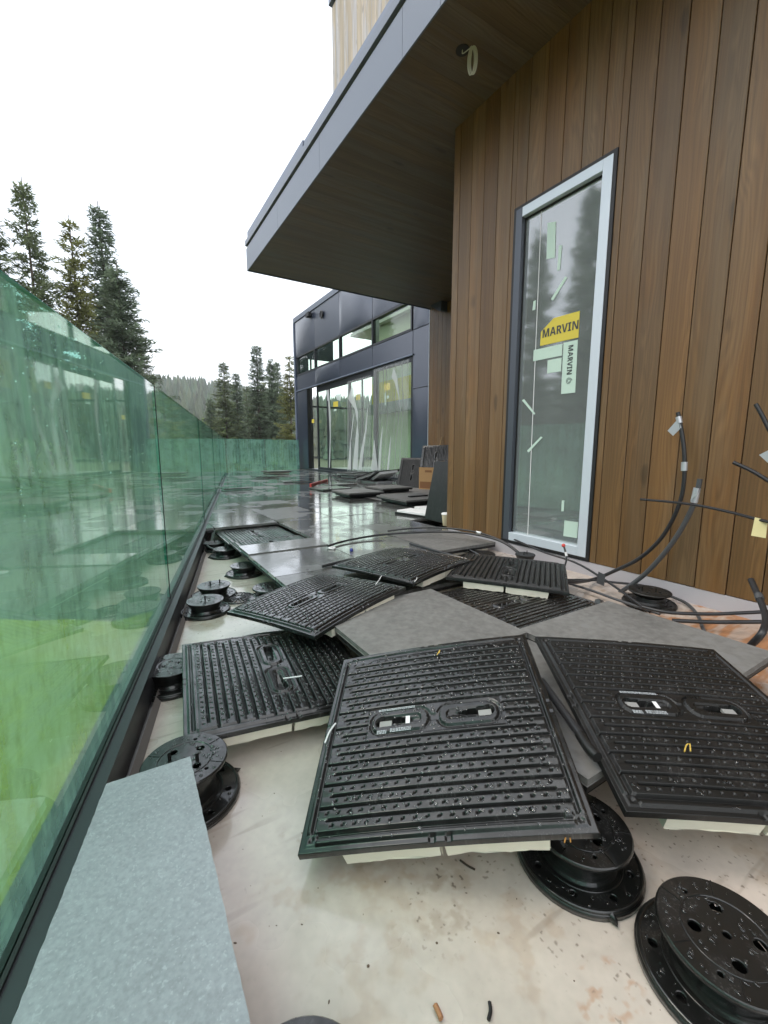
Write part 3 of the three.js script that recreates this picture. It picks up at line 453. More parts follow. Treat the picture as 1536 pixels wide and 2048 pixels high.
// ---------------------------------------------------------------- black ribbed panels
const sdBox = (x, z, hx, hz, r) => { const qx = Math.abs(x) - hx + r, qz = Math.abs(z) - hz + r; return Math.hypot(Math.max(qx, 0), Math.max(qz, 0)) + Math.min(Math.max(qx, qz), 0) - r; };
function ribs(x, z) {
  const e = 0.3 - Math.max(Math.abs(x), Math.abs(z));
  if (e < 0.014) { const notch = Math.abs(Math.abs(x) > Math.abs(z) ? z : x); return notch < 0.022 && notch > 0.012 ? -0.009 : -0.006; }
  if (Math.abs(x) > 0.262 && Math.abs(z) > 0.262) return Math.hypot(Math.abs(x) - 0.275, Math.abs(z) - 0.275) < 0.005 ? -0.008 : -0.004;
  if (e < 0.024) return 0;
  if (e < 0.031) return -0.0065;
  if (Math.abs(z) < 0.046 && Math.abs(x) < 0.178) {
    const s = x < 0 ? -1 : 1, lx = (x - s * 0.09) * s;                 // outward from the middle
    const d = sdBox(lx, z, 0.078, 0.036, 0.03), waist = Math.hypot(x, Math.abs(z) - 0.0) < 0.012;
    if (waist) return -0.006;
    const slot = sdBox(lx - 0.004, z, 0.06, 0.0155, 0.014);
    if (slot < 0) { const taper = clamp((lx + 0.055) / 0.11, 0, 1); return Math.abs(z) < 0.004 + 0.0115 * taper ? -0.006 - 0.014 * sstep(taper, 0.05, 0.6) : -0.003; }
    if (Math.abs(d) < 0.0035) return -0.005;
    return d < 0 ? 0.0015 : -0.001;
  }
  const q = (z + 0.2639) / 0.0264, k = Math.floor(q), f = (q - k) * 0.0264, link = k % 2 ? x < -0.246 : x > 0.246;
  if (k > 0 && f < 0.0066 && !link) {
    for (const bxp of [-0.155, 0.13]) if (k % 2 === 0 && Math.hypot(x - bxp - 0.012 * Math.sin(k), f - 0.0029) < 0.0062) return -0.009;
    return -0.009;
  }
  const pitch = 0.0262, off = k % 2 ? 0.4 : 0, hx = ((x / pitch + off) % 1 + 1) % 1 - 0.5;
  if (Math.abs(x) < 0.255 && Math.hypot(hx * pitch, f - 0.0161) < 0.0029) return -0.006;
  return 0.0008 * Math.cos((f - 0.0161) / 0.0103 * 1.4);
}
function bow(x, z, b) { return b * (1 - (x / 0.3) ** 2) + b * 0.6 * (1 - (z / 0.3) ** 2); }
function trayGeo(n, b) {
  const W = n + 3, pos = new Float32Array(W * W * 3), uv = new Float32Array(W * W * 2), idx = [];
  for (let j = 0; j < W; j++) for (let i = 0; i < W; i++) {
    const skirt = i === 0 || j === 0 || i === W - 1 || j === W - 1, x = clamp((i - 1) / n, 0, 1) * 0.6 - 0.3, z = clamp((j - 1) / n, 0, 1) * 0.6 - 0.3, o = j * W + i;
    pos[o * 3] = x; pos[o * 3 + 1] = (skirt ? -0.0205 : ribs(x, z)) + bow(x, z, b); pos[o * 3 + 2] = z; uv[o * 2] = x; uv[o * 2 + 1] = z;
    if (i < W - 1 && j < W - 1) idx.push(o, o + W, o + 1, o + 1, o + W, o + W + 1);
  }
  const g = new THREE.BufferGeometry(); g.setAttribute('position', new THREE.BufferAttribute(pos, 3)); g.setAttribute('uv', new THREE.BufferAttribute(uv, 2)); g.setIndex(idx); g.computeVertexNormals();
  return g;
}
const underGeo = (b) => { const g = new THREE.PlaneGeometry(0.6, 0.6, 8, 8).rotateX(Math.PI / 2), p = g.attributes.position; for (let i = 0; i < p.count; i++) p.setY(i, -0.0205 + bow(p.getX(i), p.getZ(i), b)); g.computeVertexNormals(); return g; };
function foamGeo(b, s, th = 0.05) { // two blocks with a drainage notch between, rough lower edge
  seed(s); const out = [];
  for (const h of [-1, 1]) { const g = new THREE.BoxGeometry(0.204, 0.034, 0.592, 8, 1, 16), p = g.attributes.position; for (let i = 0; i < p.count; i++) { const lo = p.getY(i) < 0, x = p.getX(i) + h * 0.107, z = p.getZ(i); p.setXYZ(i, lo ? x * 0.99 + rr(-0.002, 0.002) : x, (lo ? -0.021 - th + rr(-0.002, 0.003) : -0.021) + bow(x, z, b), lo ? z * 0.993 + rr(-0.003, 0.001) : z); } g.computeVertexNormals(); out.push(g); }
  return planar(merge(out));
}
const trayCache = new Map();
function panel(label, FL, FR, BR, BL, o = {}) {
  const { n = 170, b = 0.008, spin = 0, beads = 300, mat = M.plastic, print = false, foam = true, foamT = 0.034, group = 'loose black ribbed panels', name = 'ribbed_panel' } = o;
  const c = FL.clone().add(FR).add(BR).add(BL).multiplyScalar(0.25);
  const ex = FR.clone().sub(FL).add(BR.clone().sub(BL)).normalize(), ez0 = FL.clone().sub(BL).add(FR.clone().sub(BR)).normalize(), ey = new THREE.Vector3().crossVectors(ez0, ex).normalize(), ez = new THREE.Vector3().crossVectors(ex, ey);
  const G = thing(name, label, 'panel', c.toArray(), group);
  G.quaternion.setFromRotationMatrix(new THREE.Matrix4().makeBasis(ex, ey, ez)); G.rotateY(spin);
  const key = n + '_' + b; if (!trayCache.has(key)) trayCache.set(key, trayGeo(n, b));
  part(G, 'ribbed_tray', trayCache.get(key), mat); part(G, 'underside', underGeo(b), M.plasticDry);
  if (foam) part(G, 'foam_insulation', foamGeo(b, names.get(name) + 500, foamT), M.foam, 'cream foam blocks under the tray').rotation.y = -spin;
  if (beads) {
    seed(700 + names.get(name)); const l = [];
    for (let k = 0; k < beads; k++) { const x = rr(-0.29, 0.29), z = rr(-0.29, 0.29), y = ribs(x, z); if (y < -0.003) continue; l.push([new THREE.Vector3(x, y + bow(x, z, b), z), rr(0.0015, 0.0062) * (0.45 + 0.55 * rnd()), 0.5]); }
    const w = part(G, 'rain_beads', drops(l, new THREE.Quaternion()), M.water); w.userData.kind = 'stuff';
  }
  if (print) {
    const out = []; seed(77);
    for (const [x0, x1, z0, rows] of [[-0.15, -0.05, -0.041, 2], [-0.115, -0.06, 0.026, 3], [-0.15, -0.125, 0.028, 3]]) for (let r = 0; r < rows; r++) { let x = x0; while (x < x1) { const w = rr(0.003, 0.009); out.push(bx(x, Math.min(x + w, x1), 0.0018 + bow(x, 0, b), 0.0022 + bow(x, 0, b), z0 + r * 0.004, z0 + r * 0.004 + 0.0024)); x += w + 0.0015; } }
    part(G, 'printed_marks', out, M.printWhite);
    part(G, 'white_tag', bx(-0.075, -0.064, -0.0025 + bow(-0.07, 0, b), -0.0015 + bow(-0.07, 0, b), -0.012, 0.012), M.whiteTape);
    for (const x of [-0.148, 0.115]) part(G, 'grey_insert', bx(x, x + 0.033, -0.0135 + b, -0.006 + b, -0.012, 0.012), std(0.28, 0.28, 0.27, 0.7));
    const t = new TextGeometry('FLOW', { font: flowFont, size: 0.011, depth: 0.0012, curveSegments: 2 }).rotateX(-Math.PI / 2).rotateY(Math.PI).translate(0.075, bow(0.06, 0, b), -0.041);
    part(G, 'raised_lettering', t, M.plasticDry);
  }
  return shade(G);
}
const flowFont = await new FontLoader().loadAsync('fonts/droid/droid_sans_bold.typeface.json');
panel('black ribbed panel with printed handle slots tilted on a pedestal over bare membrane', V(0.254, 0.062, 0.751), V(0.713, 0.185, 0.388), V(1.052, 0.31, 0.865), V(0.593, 0.19, 1.228), { n: 250, b: 0.009, beads: 1500, print: true, foamT: 0.036 });
panel('darker ribbed panel with white printed tag lying across two grey pavers', V(0.826, 0.164, 0.398), V(1.331, 0.119, 0.078), V(1.654, 0.23, 0.576), V(1.149, 0.27, 0.896), { n: 250, b: 0.006, beads: 500, print: true, foamT: 0.036, mat: M.plasticDry });
panel('ribbed panel with a white scrap by its slots, resting beside the pale cut paver', V(0.09, 0.112, 1.17), V(0.68, 0.078, 1.11), V(0.755, 0.095, 1.70), V(0.16, 0.135, 1.77), { n: 250, b: 0.008, spin: Math.PI / 2, beads: 1100, foamT: 0.034 });
panel('ribbed panel tipped over the paver edge next to the open grid disc', V(0.578, 0.195, 1.44), V(1.139, 0.23, 1.651), V(0.932, 0.185, 2.21), V(0.371, 0.145, 2.0), { n: 250, b: 0.012, beads: 900 });
panel('ribbed panel with white scraps on it, overlapping the wet pavers', V(1.192, 0.235, 1.665), V(1.766, 0.235, 1.841), V(1.589, 0.22, 2.414), V(1.016, 0.215, 2.238), { n: 250, b: 0.012, beads: 700 });
panel('dusty ribbed panel lying askew on another panel below the window', V(1.422, 0.225, 1.689), V(1.786, 0.215, 1.213), V(2.263, 0.2, 1.577), V(1.899, 0.215, 2.053), { n: 250, b: 0.005, spin: Math.PI / 2, beads: 120, mat: M.plasticDry });
panel('flat ribbed panel half hidden under the dusty one between grey pavers', V(1.305, 0.165, 1.05), V(1.905, 0.165, 1.05), V(1.905, 0.165, 1.65), V(1.305, 0.165, 1.65), { n: 200, b: 0.001, beads: 150, spin: 0.0 });
panel('wet ribbed panel without its paver in the row by the glass railing', V(0.722, 0.13, 3.0), V(1.322, 0.13, 3.0), V(1.322, 0.13, 3.6), V(0.722, 0.13, 3.6), { n: 200, b: 0.001, spin: Math.PI / 2, beads: 80, group: 'panels left without pavers' });
panel('wet ribbed panel set low at the edge of the laid pavers', V(0.722, 0.115, 3.612), V(1.322, 0.115, 3.612), V(1.322, 0.115, 4.212), V(0.722, 0.115, 4.212), { n: 200, b: 0.001, spin: Math.PI / 2, beads: 80, group: 'panels left without pavers' });

// ---------------------------------------------------------------- loose and stacked pavers near the front
function paver(label, x0, x1, d0, d1, top, mat, o = {}) {
  const { tray = true, th = 0.02, turn = 0, name = 'loose_paver', group = 'loose pavers', pitch = 0, dark = false } = o, cx = (x0 + x1) / 2, cd = (d0 + d1) / 2, hx = (x1 - x0) / 2, hd = (d1 - d0) / 2;
  const G = thing(name, label, 'paver', [cx, top, -cd], group); G.rotation.set(pitch, turn, 0);
  const sq = (s) => [[-hx * s, -hd * s], [hx * s, -hd * s], [hx * s, hd * s], [-hx * s, hd * s]];
  part(G, 'stone_top', planar(slab(sq(1), 0, th), rnd() * 5, rnd() * 5), mat);
  if (tray) { part(G, 'tray', slab(sq(0.995), -th - 0.001, 0.018), M.plasticDry); part(G, 'foam', slab(sq(0.86), -th - 0.02, 0.032), dark ? M.plasticDry : M.foam); }
  return G;
}
seed(81);
paver('dry grey paver between the tilted panels and the flat ribbed one', 0.68, 1.288, 1.04, 1.645, 0.192, M.paverDry[1]);
paver('dry grey paver below the wall cables with a ribbed panel on its edge', 1.292, 1.895, 0.482, 1.085, 0.187, M.paverDry[1]);
paver('grey paver mostly covered by two black ribbed panels', 0.83, 1.286, 0.488, 1.035, 0.166, M.paverDry[0]);
{
  const a = rail(1.0, -0.315), e = rail(-0.3, -0.315), p = [[-0.079, 1.055], [0.0925, 1.05], [0.0865, -0.3], [e.x, -e.z]];
  const worn = []; seed(83); p.forEach((a, i) => { const b = p[(i + 1) % 4], n = Math.round(Math.hypot(a[0] - b[0], a[1] - b[1]) / 0.012); for (let k = 0; k < n; k++) worn.push([lerp(a[0], b[0], k / n) + rr(-0.0007, 0.0007), lerp(a[1], b[1], k / n) + rr(-0.0007, 0.0007)]); });
  solo('cut_paver', planar(slab(worn, 0.15, 0.022, 0.002)), M.paverPale, 'pale speckled paver cut to a wedge against the railing channel', 'paver');
}
{ // wet paver slid half over an open panel
  const G = paver('wet paver slid forward over the open ribbed panel', 0.725, 1.33, 2.985, 3.285, 0.158, M.paverWet[2], { tray: false, group: null });
}
paver('thick dark paver with undercut edge lying on the laid floor', 2.85, 3.46, 5.62, 6.23, 0.235, M.paverDry[0], { dark: true });
paver('dark paver lying further back behind the thick undercut one', 3.66, 4.27, 6.0, 6.6, 0.235, M.paverDry[0], { dark: true });
paver('double paver stack topped with a short black offcut', 3.07, 3.8, 4.45, 5.2, 0.235, M.paverDry[0], { dark: true });
solo('offcut', rbx(3.32, 3.62, 0.236, 0.252, -4.72, -4.78, 0.003), M.plasticDry, 'short black strip lying on the double paver stack', 'strip');
paver('thin wet paver lifted slightly beside the red spirit level', 2.98, 3.55, 6.9, 7.5, 0.185, M.paverWet[0], { tray: false, turn: 0.05 });
paver('thin wet paver behind the red spirit level', 3.5, 4.1, 7.7, 8.3, 0.185, M.paverWet[0], { tray: false });
paver('thin wet paver lying far down the terrace', 3.0, 3.6, 8.9, 9.5, 0.185, M.paverWet[1], { tray: false, turn: -0.06 });
paver('wet paver tilted at the foot of the railing', 1.5, 2.0, 7.75, 8.25, 0.2, M.paverWet[1], { tray: false, turn: 0.08 });
paver('pair of wet pavers stacked by the end railing', 3.6, 4.3, 12.2, 12.8, 0.24, M.paverWet[2], { tray: true, turn: 0.1 });
paver('wet paver lifted near the pilaster of the metal wing', 2.9, 3.5, 10.8, 11.4, 0.19, M.paverWet[0], { tray: false });
{ // red spirit level
  const a = V(2.98, 0.19, 7.42), b = V(3.72, 0.19, 8.35), G = thing('spirit_level', 'red spirit level laid across the wet pavers', 'level', a.clone().lerp(b, 0.5).toArray());
  G.rotation.y = Math.atan2(-(b.z - a.z), b.x - a.x);
  const L = a.distanceTo(b) / 2; part(G, 'body', rbx(-L, L, 0, 0.06, -0.014, 0.014, 0.004), std(0.34, 0.03, 0.03, 0.4)); part(G, 'end_cap', [rbx(-L - 0.014, -L + 0.01, -0.003, 0.063, -0.017, 0.017, 0.003), rbx(L - 0.01, L + 0.014, -0.003, 0.063, -0.017, 0.017, 0.003)], M.redCap); part(G, 'vial', new THREE.CylinderGeometry(0.008, 0.008, 0.04, 10).rotateZ(Math.PI / 2).translate(0, 0.05, 0.008), std(0.5, 0.6, 0.1, 0.2));
}
{ // blue wire cap on the wet paver
  solo('wire_nut', new THREE.LatheGeometry([[0, 0], [0.011, 0], [0.013, 0.006], [0.009, 0.022], [0, 0.026]].map(([a, b]) => new THREE.Vector2(a, b)), 10).translate(1.39, TOP, -2.71), std(0.03, 0.04, 0.25, 0.4), 'tiny dark blue cap on the wet pavers', 'cap');
}

// ---------------------------------------------------------------- pedestals
function polarTop(r, nr, na, fn) { const pos = [0, fn(0, 0), 0], idx = []; for (let i = 1; i <= nr; i++) for (let j = 0; j < na; j++) { const q = r * i / nr, a = j / na * 6.2832; pos.push(q * Math.cos(a), fn(q, a), q * Math.sin(a)); } for (let j = 0; j < na; j++) { idx.push(0, 1 + (j + 1) % na, 1 + j); for (let i = 0; i < nr - 1; i++) { const a = 1 + i * na + j, b = 1 + i * na + (j + 1) % na; idx.push(a, b, a + na, b, b + na, a + na); } } const g = new THREE.BufferGeometry(); g.setAttribute('position', new THREE.Float32BufferAttribute(pos, 3)); g.setIndex(idx); g.computeVertexNormals(); g.setAttribute('uv', new THREE.Float32BufferAttribute(pos.filter((_, i) => i % 3 !== 1), 2)); return g; }
const holes = (q, a, n, rad, hr, ph = 0) => { const k = Math.round((a - ph) / 6.2832 * n) * 6.2832 / n + ph; return Math.hypot(q * Math.cos(a) - rad * Math.cos(k), q * Math.sin(a) - rad * Math.sin(k)) < hr; };
const lathe = (pts, n = 44) => new THREE.LatheGeometry(pts.map(([a, b]) => new THREE.Vector2(a, b)), n);
const disc = (r, inner, list, th, y) => { const sh = new THREE.Shape().absarc(0, 0, r, 0, Math.PI * 2), h = (x, z, q) => sh.holes.push(new THREE.Path().absarc(x, z, q, 0, Math.PI * 2, true)); if (inner) h(0, 0, inner); for (const [n, rad, q, ph] of list) for (let k = 0; k < n; k++) { const a = ph + k / n * Math.PI * 2; h(rad * Math.cos(a), rad * Math.sin(a), q); } return new THREE.ExtrudeGeometry(sh, { depth: th - 0.002, bevelEnabled: true, bevelThickness: 0.001, bevelSize: 0.001, bevelOffset: -0.001, bevelSegments: 1, curveSegments: 40 }).rotateX(-Math.PI / 2).translate(0, y - th + 0.001, 0); };
const ped = {
  base: merge([disc(0.124, 0.06, [[8, 0.1, 0.0075, 0.2]], 0.008, 0.014), new THREE.TorusGeometry(0.122, 0.004, 8, 64).rotateX(Math.PI / 2).translate(0, 0.0135, 0), new THREE.TorusGeometry(0.086, 0.002, 6, 48).rotateX(Math.PI / 2).translate(0, 0.0145, 0), lathe([[0.126, 0.012], [0.129, 0.009], [0.129, 0.0], [0.0, 0.0]]), new THREE.ConeGeometry(0.012, 0.018, 4).rotateZ(-Math.PI / 2).translate(0.134, 0.006, 0), new THREE.ConeGeometry(0.012, 0.018, 4).rotateZ(Math.PI / 2).translate(-0.134, 0.006, 0)]),
  head: merge([disc(0.1, 0, [[4, 0.046, 0.0095, 0.3], [1, 0, 0.006, 0], [3, 0.075, 0.0045, 0.9]], 0.006, 0), lathe([[0.066, 0.0], [0.066, 0.0016], [0.0635, 0.0016], [0.0635, 0.0]]), lathe([[0.1, -0.001], [0.102, -0.003], [0.102, -0.008], [0.072, -0.025], [0.07, -0.03]]), ...[0, 1, 2, 3, 4, 5].map((k) => bx(0.068, 0.099, -0.001, 0.0014, -0.001, 0.001).rotateY(k * 1.047 + 0.2))]),
  cone: merge([polarTop(0.094, 30, 72, (q, a) => (q > 0.05 ? 0 : -0.0015) - (holes(q, a, 4, 0.028, 0.006) ? 0.005 : 0)), lathe([[0.094, 0], [0.096, -0.003], [0.09, -0.012], [0.068, -0.052], [0.066, -0.06]])]),
  pin: merge([bx(-0.004, 0.004, -0.002, 0.022, -0.0015, 0.0015)]),
};
function pedestal(label, x, d, h, o = {}) {
  const { cone = true, pins = [[0, 0]], lean = [0, 0], spin = 0, mat = M.plastic, s = 1 } = o;
  const G = thing('paver_pedestal', label, 'pedestal', [x, floorY(x, d) + 0.001, -d], 'black plastic paver pedestals'); G.rotation.set(lean[0], spin, lean[1]); G.scale.set(s, 1, s);
  part(G, 'base_plate', ped.base, mat);
  part(G, 'stem', lathe([[0.078, 0.012], [0.074, 0.02], [0.07, 0.026], [0.069, Math.max(0.03, h - 0.03)], [0.066, Math.max(0.032, h - 0.028)]]), mat);
  const hd = part(G, 'head', cone ? ped.cone : ped.head, mat); hd.position.y = h;
  if (mat === M.plastic) { seed(Math.round(x * 1000)); const l = []; for (let k = 0; k < 150; k++) { const q = Math.sqrt(rnd()), a = rr(0, 6.28), top = k % 3; const r = top ? q * 0.092 : lerp(0.09, 0.118, q); l.push([new THREE.Vector3(r * Math.cos(a), top ? h + 0.0005 : 0.0145, r * Math.sin(a)), rr(0.0012, 0.0045), 0.5]); } part(G, 'rain_beads', drops(l, new THREE.Quaternion()), M.water).userData.kind = 'stuff'; }
  for (const [a, b] of pins) { const p = part(G, 'spacer_pin', ped.pin, M.plasticDry); p.position.set(a, h, b); }
  return G;
}
pedestal('black pedestal with a wide dished head standing alone on bare membrane', 0.805, 0.215, 0.085, { cone: false, pins: [], spin: 0.4 });
pedestal('black pedestal under the raised corner of the printed ribbed panel', 0.79, 0.475, 0.085, { cone: false, pins: [], spin: 1.1 });
pedestal('black pedestal carrying the tip of the pale cut paver', 0.085, 1.10, 0.112, { cone: false, pins: [[0.02, 0.03], [-0.03, -0.02]], spin: 0.2, mat: M.plastic });
pedestal('black pedestal at the near end of the pale cut paver', 0.125, 0.405, 0.072, { cone: false, pins: [] });
pedestal('beaded pedestal tucked between the railing channel and a ribbed panel', 0.112, 1.73, 0.075, { pins: [] });
pedestal('beaded pedestal with one upright pin beside the open grid disc', 0.345, 2.43, 0.07, { pins: [[0.0, 0.0]], spin: 0.6 });
pedestal('pedestal with two upright pins behind the single pin one', 0.435, 2.68, 0.07, { pins: [[-0.02, 0], [0.03, -0.03]], spin: -0.3 });
pedestal('pedestal under the tilted panel at the corner of the wet paver', 0.712, 2.455, 0.075, { cone: false, pins: [[-0.02, 0.02]] });
pedestal('pedestal under the far left corner of the wet paver', 0.705, 3.05, 0.068, { pins: [[-0.03, 0.0]] });
pedestal('pedestal under the open ribbed panels near the railing', 0.70, 3.66, 0.066, { pins: [[0, 0]] });
pedestal('pedestal behind the cable loop by the railing', 0.67, 3.96, 0.066, { pins: [[0, 0]] });
pedestal('pedestal against the board wall with cables behind it', 2.37, 1.135, 0.075, { cone: false, pins: [[0.0, 0.03], [-0.04, -0.02]], mat: M.plasticDry });
pedestal('pedestal under the dark paver edge near the window', 2.28, 2.30, 0.05, { cone: false, pins: [], mat: M.plasticDry });
pedestal('flared pedestal standing by the window sill', 2.39, 1.985, 0.09, { pins: [[-0.03, 0.01], [0.035, -0.01]], mat: M.plasticDry, s: 0.72 });
{ // open grid disc
  const G = thing('grid_disc', 'flat black plastic disc of radial ribs lying on the membrane', 'disc', [0.545, 0.002, -2.545]); const bars = [];
  part(G, 'rim', new THREE.TorusGeometry(0.094, 0.005, 8, 48).rotateX(Math.PI / 2).translate(0, 0.006, 0), M.plastic);
  part(G, 'inner_ring', new THREE.TorusGeometry(0.05, 0.003, 6, 36).rotateX(Math.PI / 2).translate(0, 0.007, 0), M.plastic);
  for (let k = 0; k < 24; k++) part(G, 'spoke', bx(k % 2 ? 0.05 : 0.012, 0.092, 0.001, 0.011, -0.0014, 0.0014).rotateY(k * Math.PI / 12), M.plastic);
  part(G, 'hub', new THREE.CylinderGeometry(0.014, 0.016, 0.012, 16).translate(0, 0.006, 0), M.plastic);
}

// ---------------------------------------------------------------- cables and pipes
const pY = (y) => ([a, b]) => onY(a, b, y), pX = (x) => ([a, b]) => onX(a, b, x);
function pipe(name, label, pts, r, mat, extras = []) { const G = thing(name, label, name.includes('rod') ? 'rod' : 'cable', [0, 0, 0], 'black cables and pipes along the wall'); part(G, 'tube', tube(pts, r), mat); for (const [n, g, m] of extras) part(G, n, g, m); return G; }
const wrap = (a, b, r) => tube([a, a.clone().lerp(b, 0.5), b], r, false, 6, 7);
const flag = (pix, x, th = 0.002) => sheetX(pix, x, th);
const T = (a, b) => [1180 + a / 3.938, 760 + b / 3.938];
{
  const a = [T(692, 255), T(715, 370), T(738, 520), T(745, 650), T(740, 800), T(715, 940), T(640, 1120), T(540, 1270), T(380, 1410), T(200, 1500), T(60, 1560)].map(pX(2.47)); a.push(onY(1120, 1165, 0.16), onY(1060, 1160, 0.14));
  pipe('bent_pipe', 'black pipe curving up the board wall with a silver tape flag at its tip', a, 0.0105, M.cable, [['tape_wrap', wrap(onX(...T(697, 290), 2.47), onX(...T(708, 340), 2.47), 0.014), M.duct], ['tape_wrap', wrap(onX(...T(744, 645), 2.47), onX(...T(742, 715), 2.47), 0.015), M.duct], ['tape_flag', flag([T(695, 305), T(720, 375), T(655, 440), T(612, 400)], 2.462), M.duct]]);
  const b = [T(866, 780), T(850, 860), T(815, 980), T(775, 1070), T(690, 1220), T(580, 1370), T(430, 1530), T(300, 1630), T(150, 1725)].map(pX(2.42)); b.push(onY(1195, 1203, 0.19));
  pipe('bent_pipe', 'grey black pipe with crumpled silver tape rising beside the taller one', b, 0.0125, M.cableGrey, [['tape_wrap', wrap(onX(...T(845, 850), 2.42), onX(...T(820, 965), 2.42), 0.0165), M.duct], ['tape_flag', flag([T(825, 860), T(845, 905), T(790, 950), T(808, 900)], 2.40), M.duct]]);
  const c = [T(400, 940), T(650, 962), T(850, 988), T(1100, 1040), T(1290, 1090), T(1500, 1140)].map((p, i) => onX(...p, lerp(2.46, 2.1, i / 5)));
  pipe('straight_rod', 'thin dark rod sticking out level across the wall with yellow tape', c, 0.0065, M.cable, [['tape_flag', flag([T(1300, 1082), T(1402, 1105), T(1385, 1245), T(1270, 1225)], 2.15), M.yellowTape]]);
  const S = (p, q) => [1380 + p / 6.397, 780 + q / 6.397];
  pipe('straight_rod', 'short black rod slanting down near the silver tape scrap', [S(555, 925), S(800, 1040), S(1000, 1160), S(1150, 1260)].map(pX(2.40)), 0.0085, M.cable);
  pipe('straight_rod', 'taped black rod end slanting steeply above the level rod', [S(840, 180), S(920, 320), S(1000, 480), S(1080, 640)].map(pX(2.38)), 0.0085, M.cable);
  solo('tape_scrap', flag([S(890, 830), S(1010, 770), S(1080, 900), S(1000, 930)], 2.39, 0.006), M.duct, 'scrap of silver duct tape against the boards', 'tape');
  const d = [T(1268, 1575), T(1320, 1690), T(1365, 1800), T(1385, 1900), T(1350, 2000)].map((p, i) => onX(...p, lerp(2.3, 2.0, i / 4))); d.push(onY(1500, 1292, 0.14));
  pipe('bent_pipe', 'dark pipe stub with a grey band rising beside the rusty floor patch', d, 0.0125, M.cable, [['tape_wrap', wrap(onX(...T(1325, 1690), 2.22), onX(...T(1338, 1730), 2.2), 0.0155), M.cableGrey]]);
}
const run = (label, pix, y, r = 0.007, m = M.cable, extras = []) => pipe('cable', label, pix.map(([a, b, q]) => onY(a, b, (q ?? y))), r, m, extras);
run('black cable running level over the rusty floor patch', [[1285, 1214, 0.12], [1330, 1224, 0.125], [1420, 1228, 0.14], [1480, 1226, 0.16], [1580, 1221, 0.19]], 0.1, 0.0085);
run('second black cable below it ending under the dry paver', [[1345, 1241], [1420, 1244, 0.125], [1480, 1244, 0.14], [1600, 1243, 0.17]], 0.115, 0.0095);
run('black cable arching from the wall pedestal down to the paver', [[1340, 1192], [1370, 1205], [1395, 1230], [1405, 1255], [1412, 1270]], 0.09, 0.008, M.cableGrey);
run('black cable crossing under the pipes to the paver corner', [[1020, 1075, 0.2], [1090, 1105, 0.19], [1150, 1125, 0.17], [1210, 1160, 0.14], [1260, 1195, 0.12], [1300, 1224, 0.1]], 0.1, 0.007, M.cable, [['paper_tag', sheetX([[1197, 1143], [1211, 1150], [1208, 1172], [1193, 1166]], 2.3, 0.001), M.cableGrey]]);
run('cable swept over the wet pavers from the pale washer', [[656, 1092, 0.165], [690, 1082, 0.165], [760, 1070, 0.175], [850, 1064, 0.2], [930, 1066, 0.22], [1000, 1082, 0.2], [1035, 1105, 0.15], [1055, 1130, 0.1], [1075, 1150, 0.08]], 0.17, 0.0085);
run('cable end arching over the pavers behind the swept one', [[775, 1062, 0.17], [830, 1056, 0.2], [890, 1056, 0.23], [960, 1066, 0.23], [1010, 1085, 0.19], [1045, 1112, 0.13], [1065, 1140, 0.09]], 0.17, 0.0075, M.cable, [['tape_wrap', wrap(onY(952, 1064, 0.232), onY(962, 1066, 0.232), 0.01), M.whiteTape]]);
run('short pipe lying on the pavers with white tape round it', [[645, 1133, 0.162], [680, 1124, 0.162], [715, 1117, 0.164], [750, 1114, 0.17], [800, 1114, 0.17]], 0.16, 0.0095, M.cable, [['tape_wrap', wrap(onY(709, 1118, 0.164), onY(722, 1116, 0.164), 0.0125), M.whiteTape]]);
run('straight cable lying over the dark paver edge with copper tip', [[820, 1087, 0.163], [880, 1104, 0.163], [930, 1117, 0.155], [975, 1128, 0.12], [1010, 1138, 0.1]], 0.16, 0.0095);
run('cable passing behind the ribbed panels to the pipes', [[840, 1112, 0.16], [900, 1113, 0.16], [950, 1118, 0.14], [1000, 1130, 0.09]], 0.15, 0.007);
run('short bare ended wire with copper tip by the shaded pedestal', [[938, 1099, 0.12], [952, 1106, 0.12], [962, 1112, 0.12]], 0.12, 0.006, M.cableGrey, [['copper_tip', tube([[959, 1110], [963, 1113], [966, 1112]].map(pY(0.12)), 0.0075, false, 6), M.copper]]);
run('cable leaving the dusty panel towards the wall pipes', [[1120, 1160], [1180, 1160], [1230, 1165], [1290, 1172], [1330, 1190]], 0.1, 0.007);
run('second cable from the dusty panel to the dry paver', [[1125, 1163], [1180, 1180], [1230, 1198], [1290, 1218], [1320, 1228]], 0.09, 0.0075, M.cableGrey);
run('black cable resting between the two printed ribbed panels', [[1083, 1362, 0.21], [1110, 1400, 0.205], [1150, 1455, 0.205], [1185, 1505, 0.205]], 0.205, 0.011, M.cable, [['rubber_end', tube([[1160, 1470], [1178, 1497], [1195, 1515]].map(pY(0.205)), 0.0125, false, 8), M.plasticDry]]);
run('grey black cable lying behind the panel by the railing', [[445, 1287, 0.03], [500, 1273, 0.05], [560, 1265, 0.06], [640, 1263, 0.06], [700, 1270, 0.05]], 0.05, 0.009, M.cableGrey);
run('cable loop sprung between the railing channel and the pedestals', [[470, 1060, 0.1], [430, 1058, 0.1], [410, 1068, 0.08], [411, 1085, 0.06], [424, 1097, 0.05], [440, 1100, 0.03]], 0.06, 0.008, M.cableGrey);
pipe('cable', 'thin grey cable with a red cap standing below the window', [onY(1117, 1150, 0.09), onX(1128, 1135, 2.36), onX(1133, 1115, 2.36), onX(1128, 1093, 2.36)], 0.006, M.cableGrey, [['red_cap', new THREE.SphereGeometry(0.012, 10, 8).translate(...onX(1127, 1091, 2.36).toArray()), M.redCap], ['tape_wrap', wrap(onX(1131, 1104, 2.36), onX(1133, 1112, 2.36), 0.0085), M.whiteTape]]);
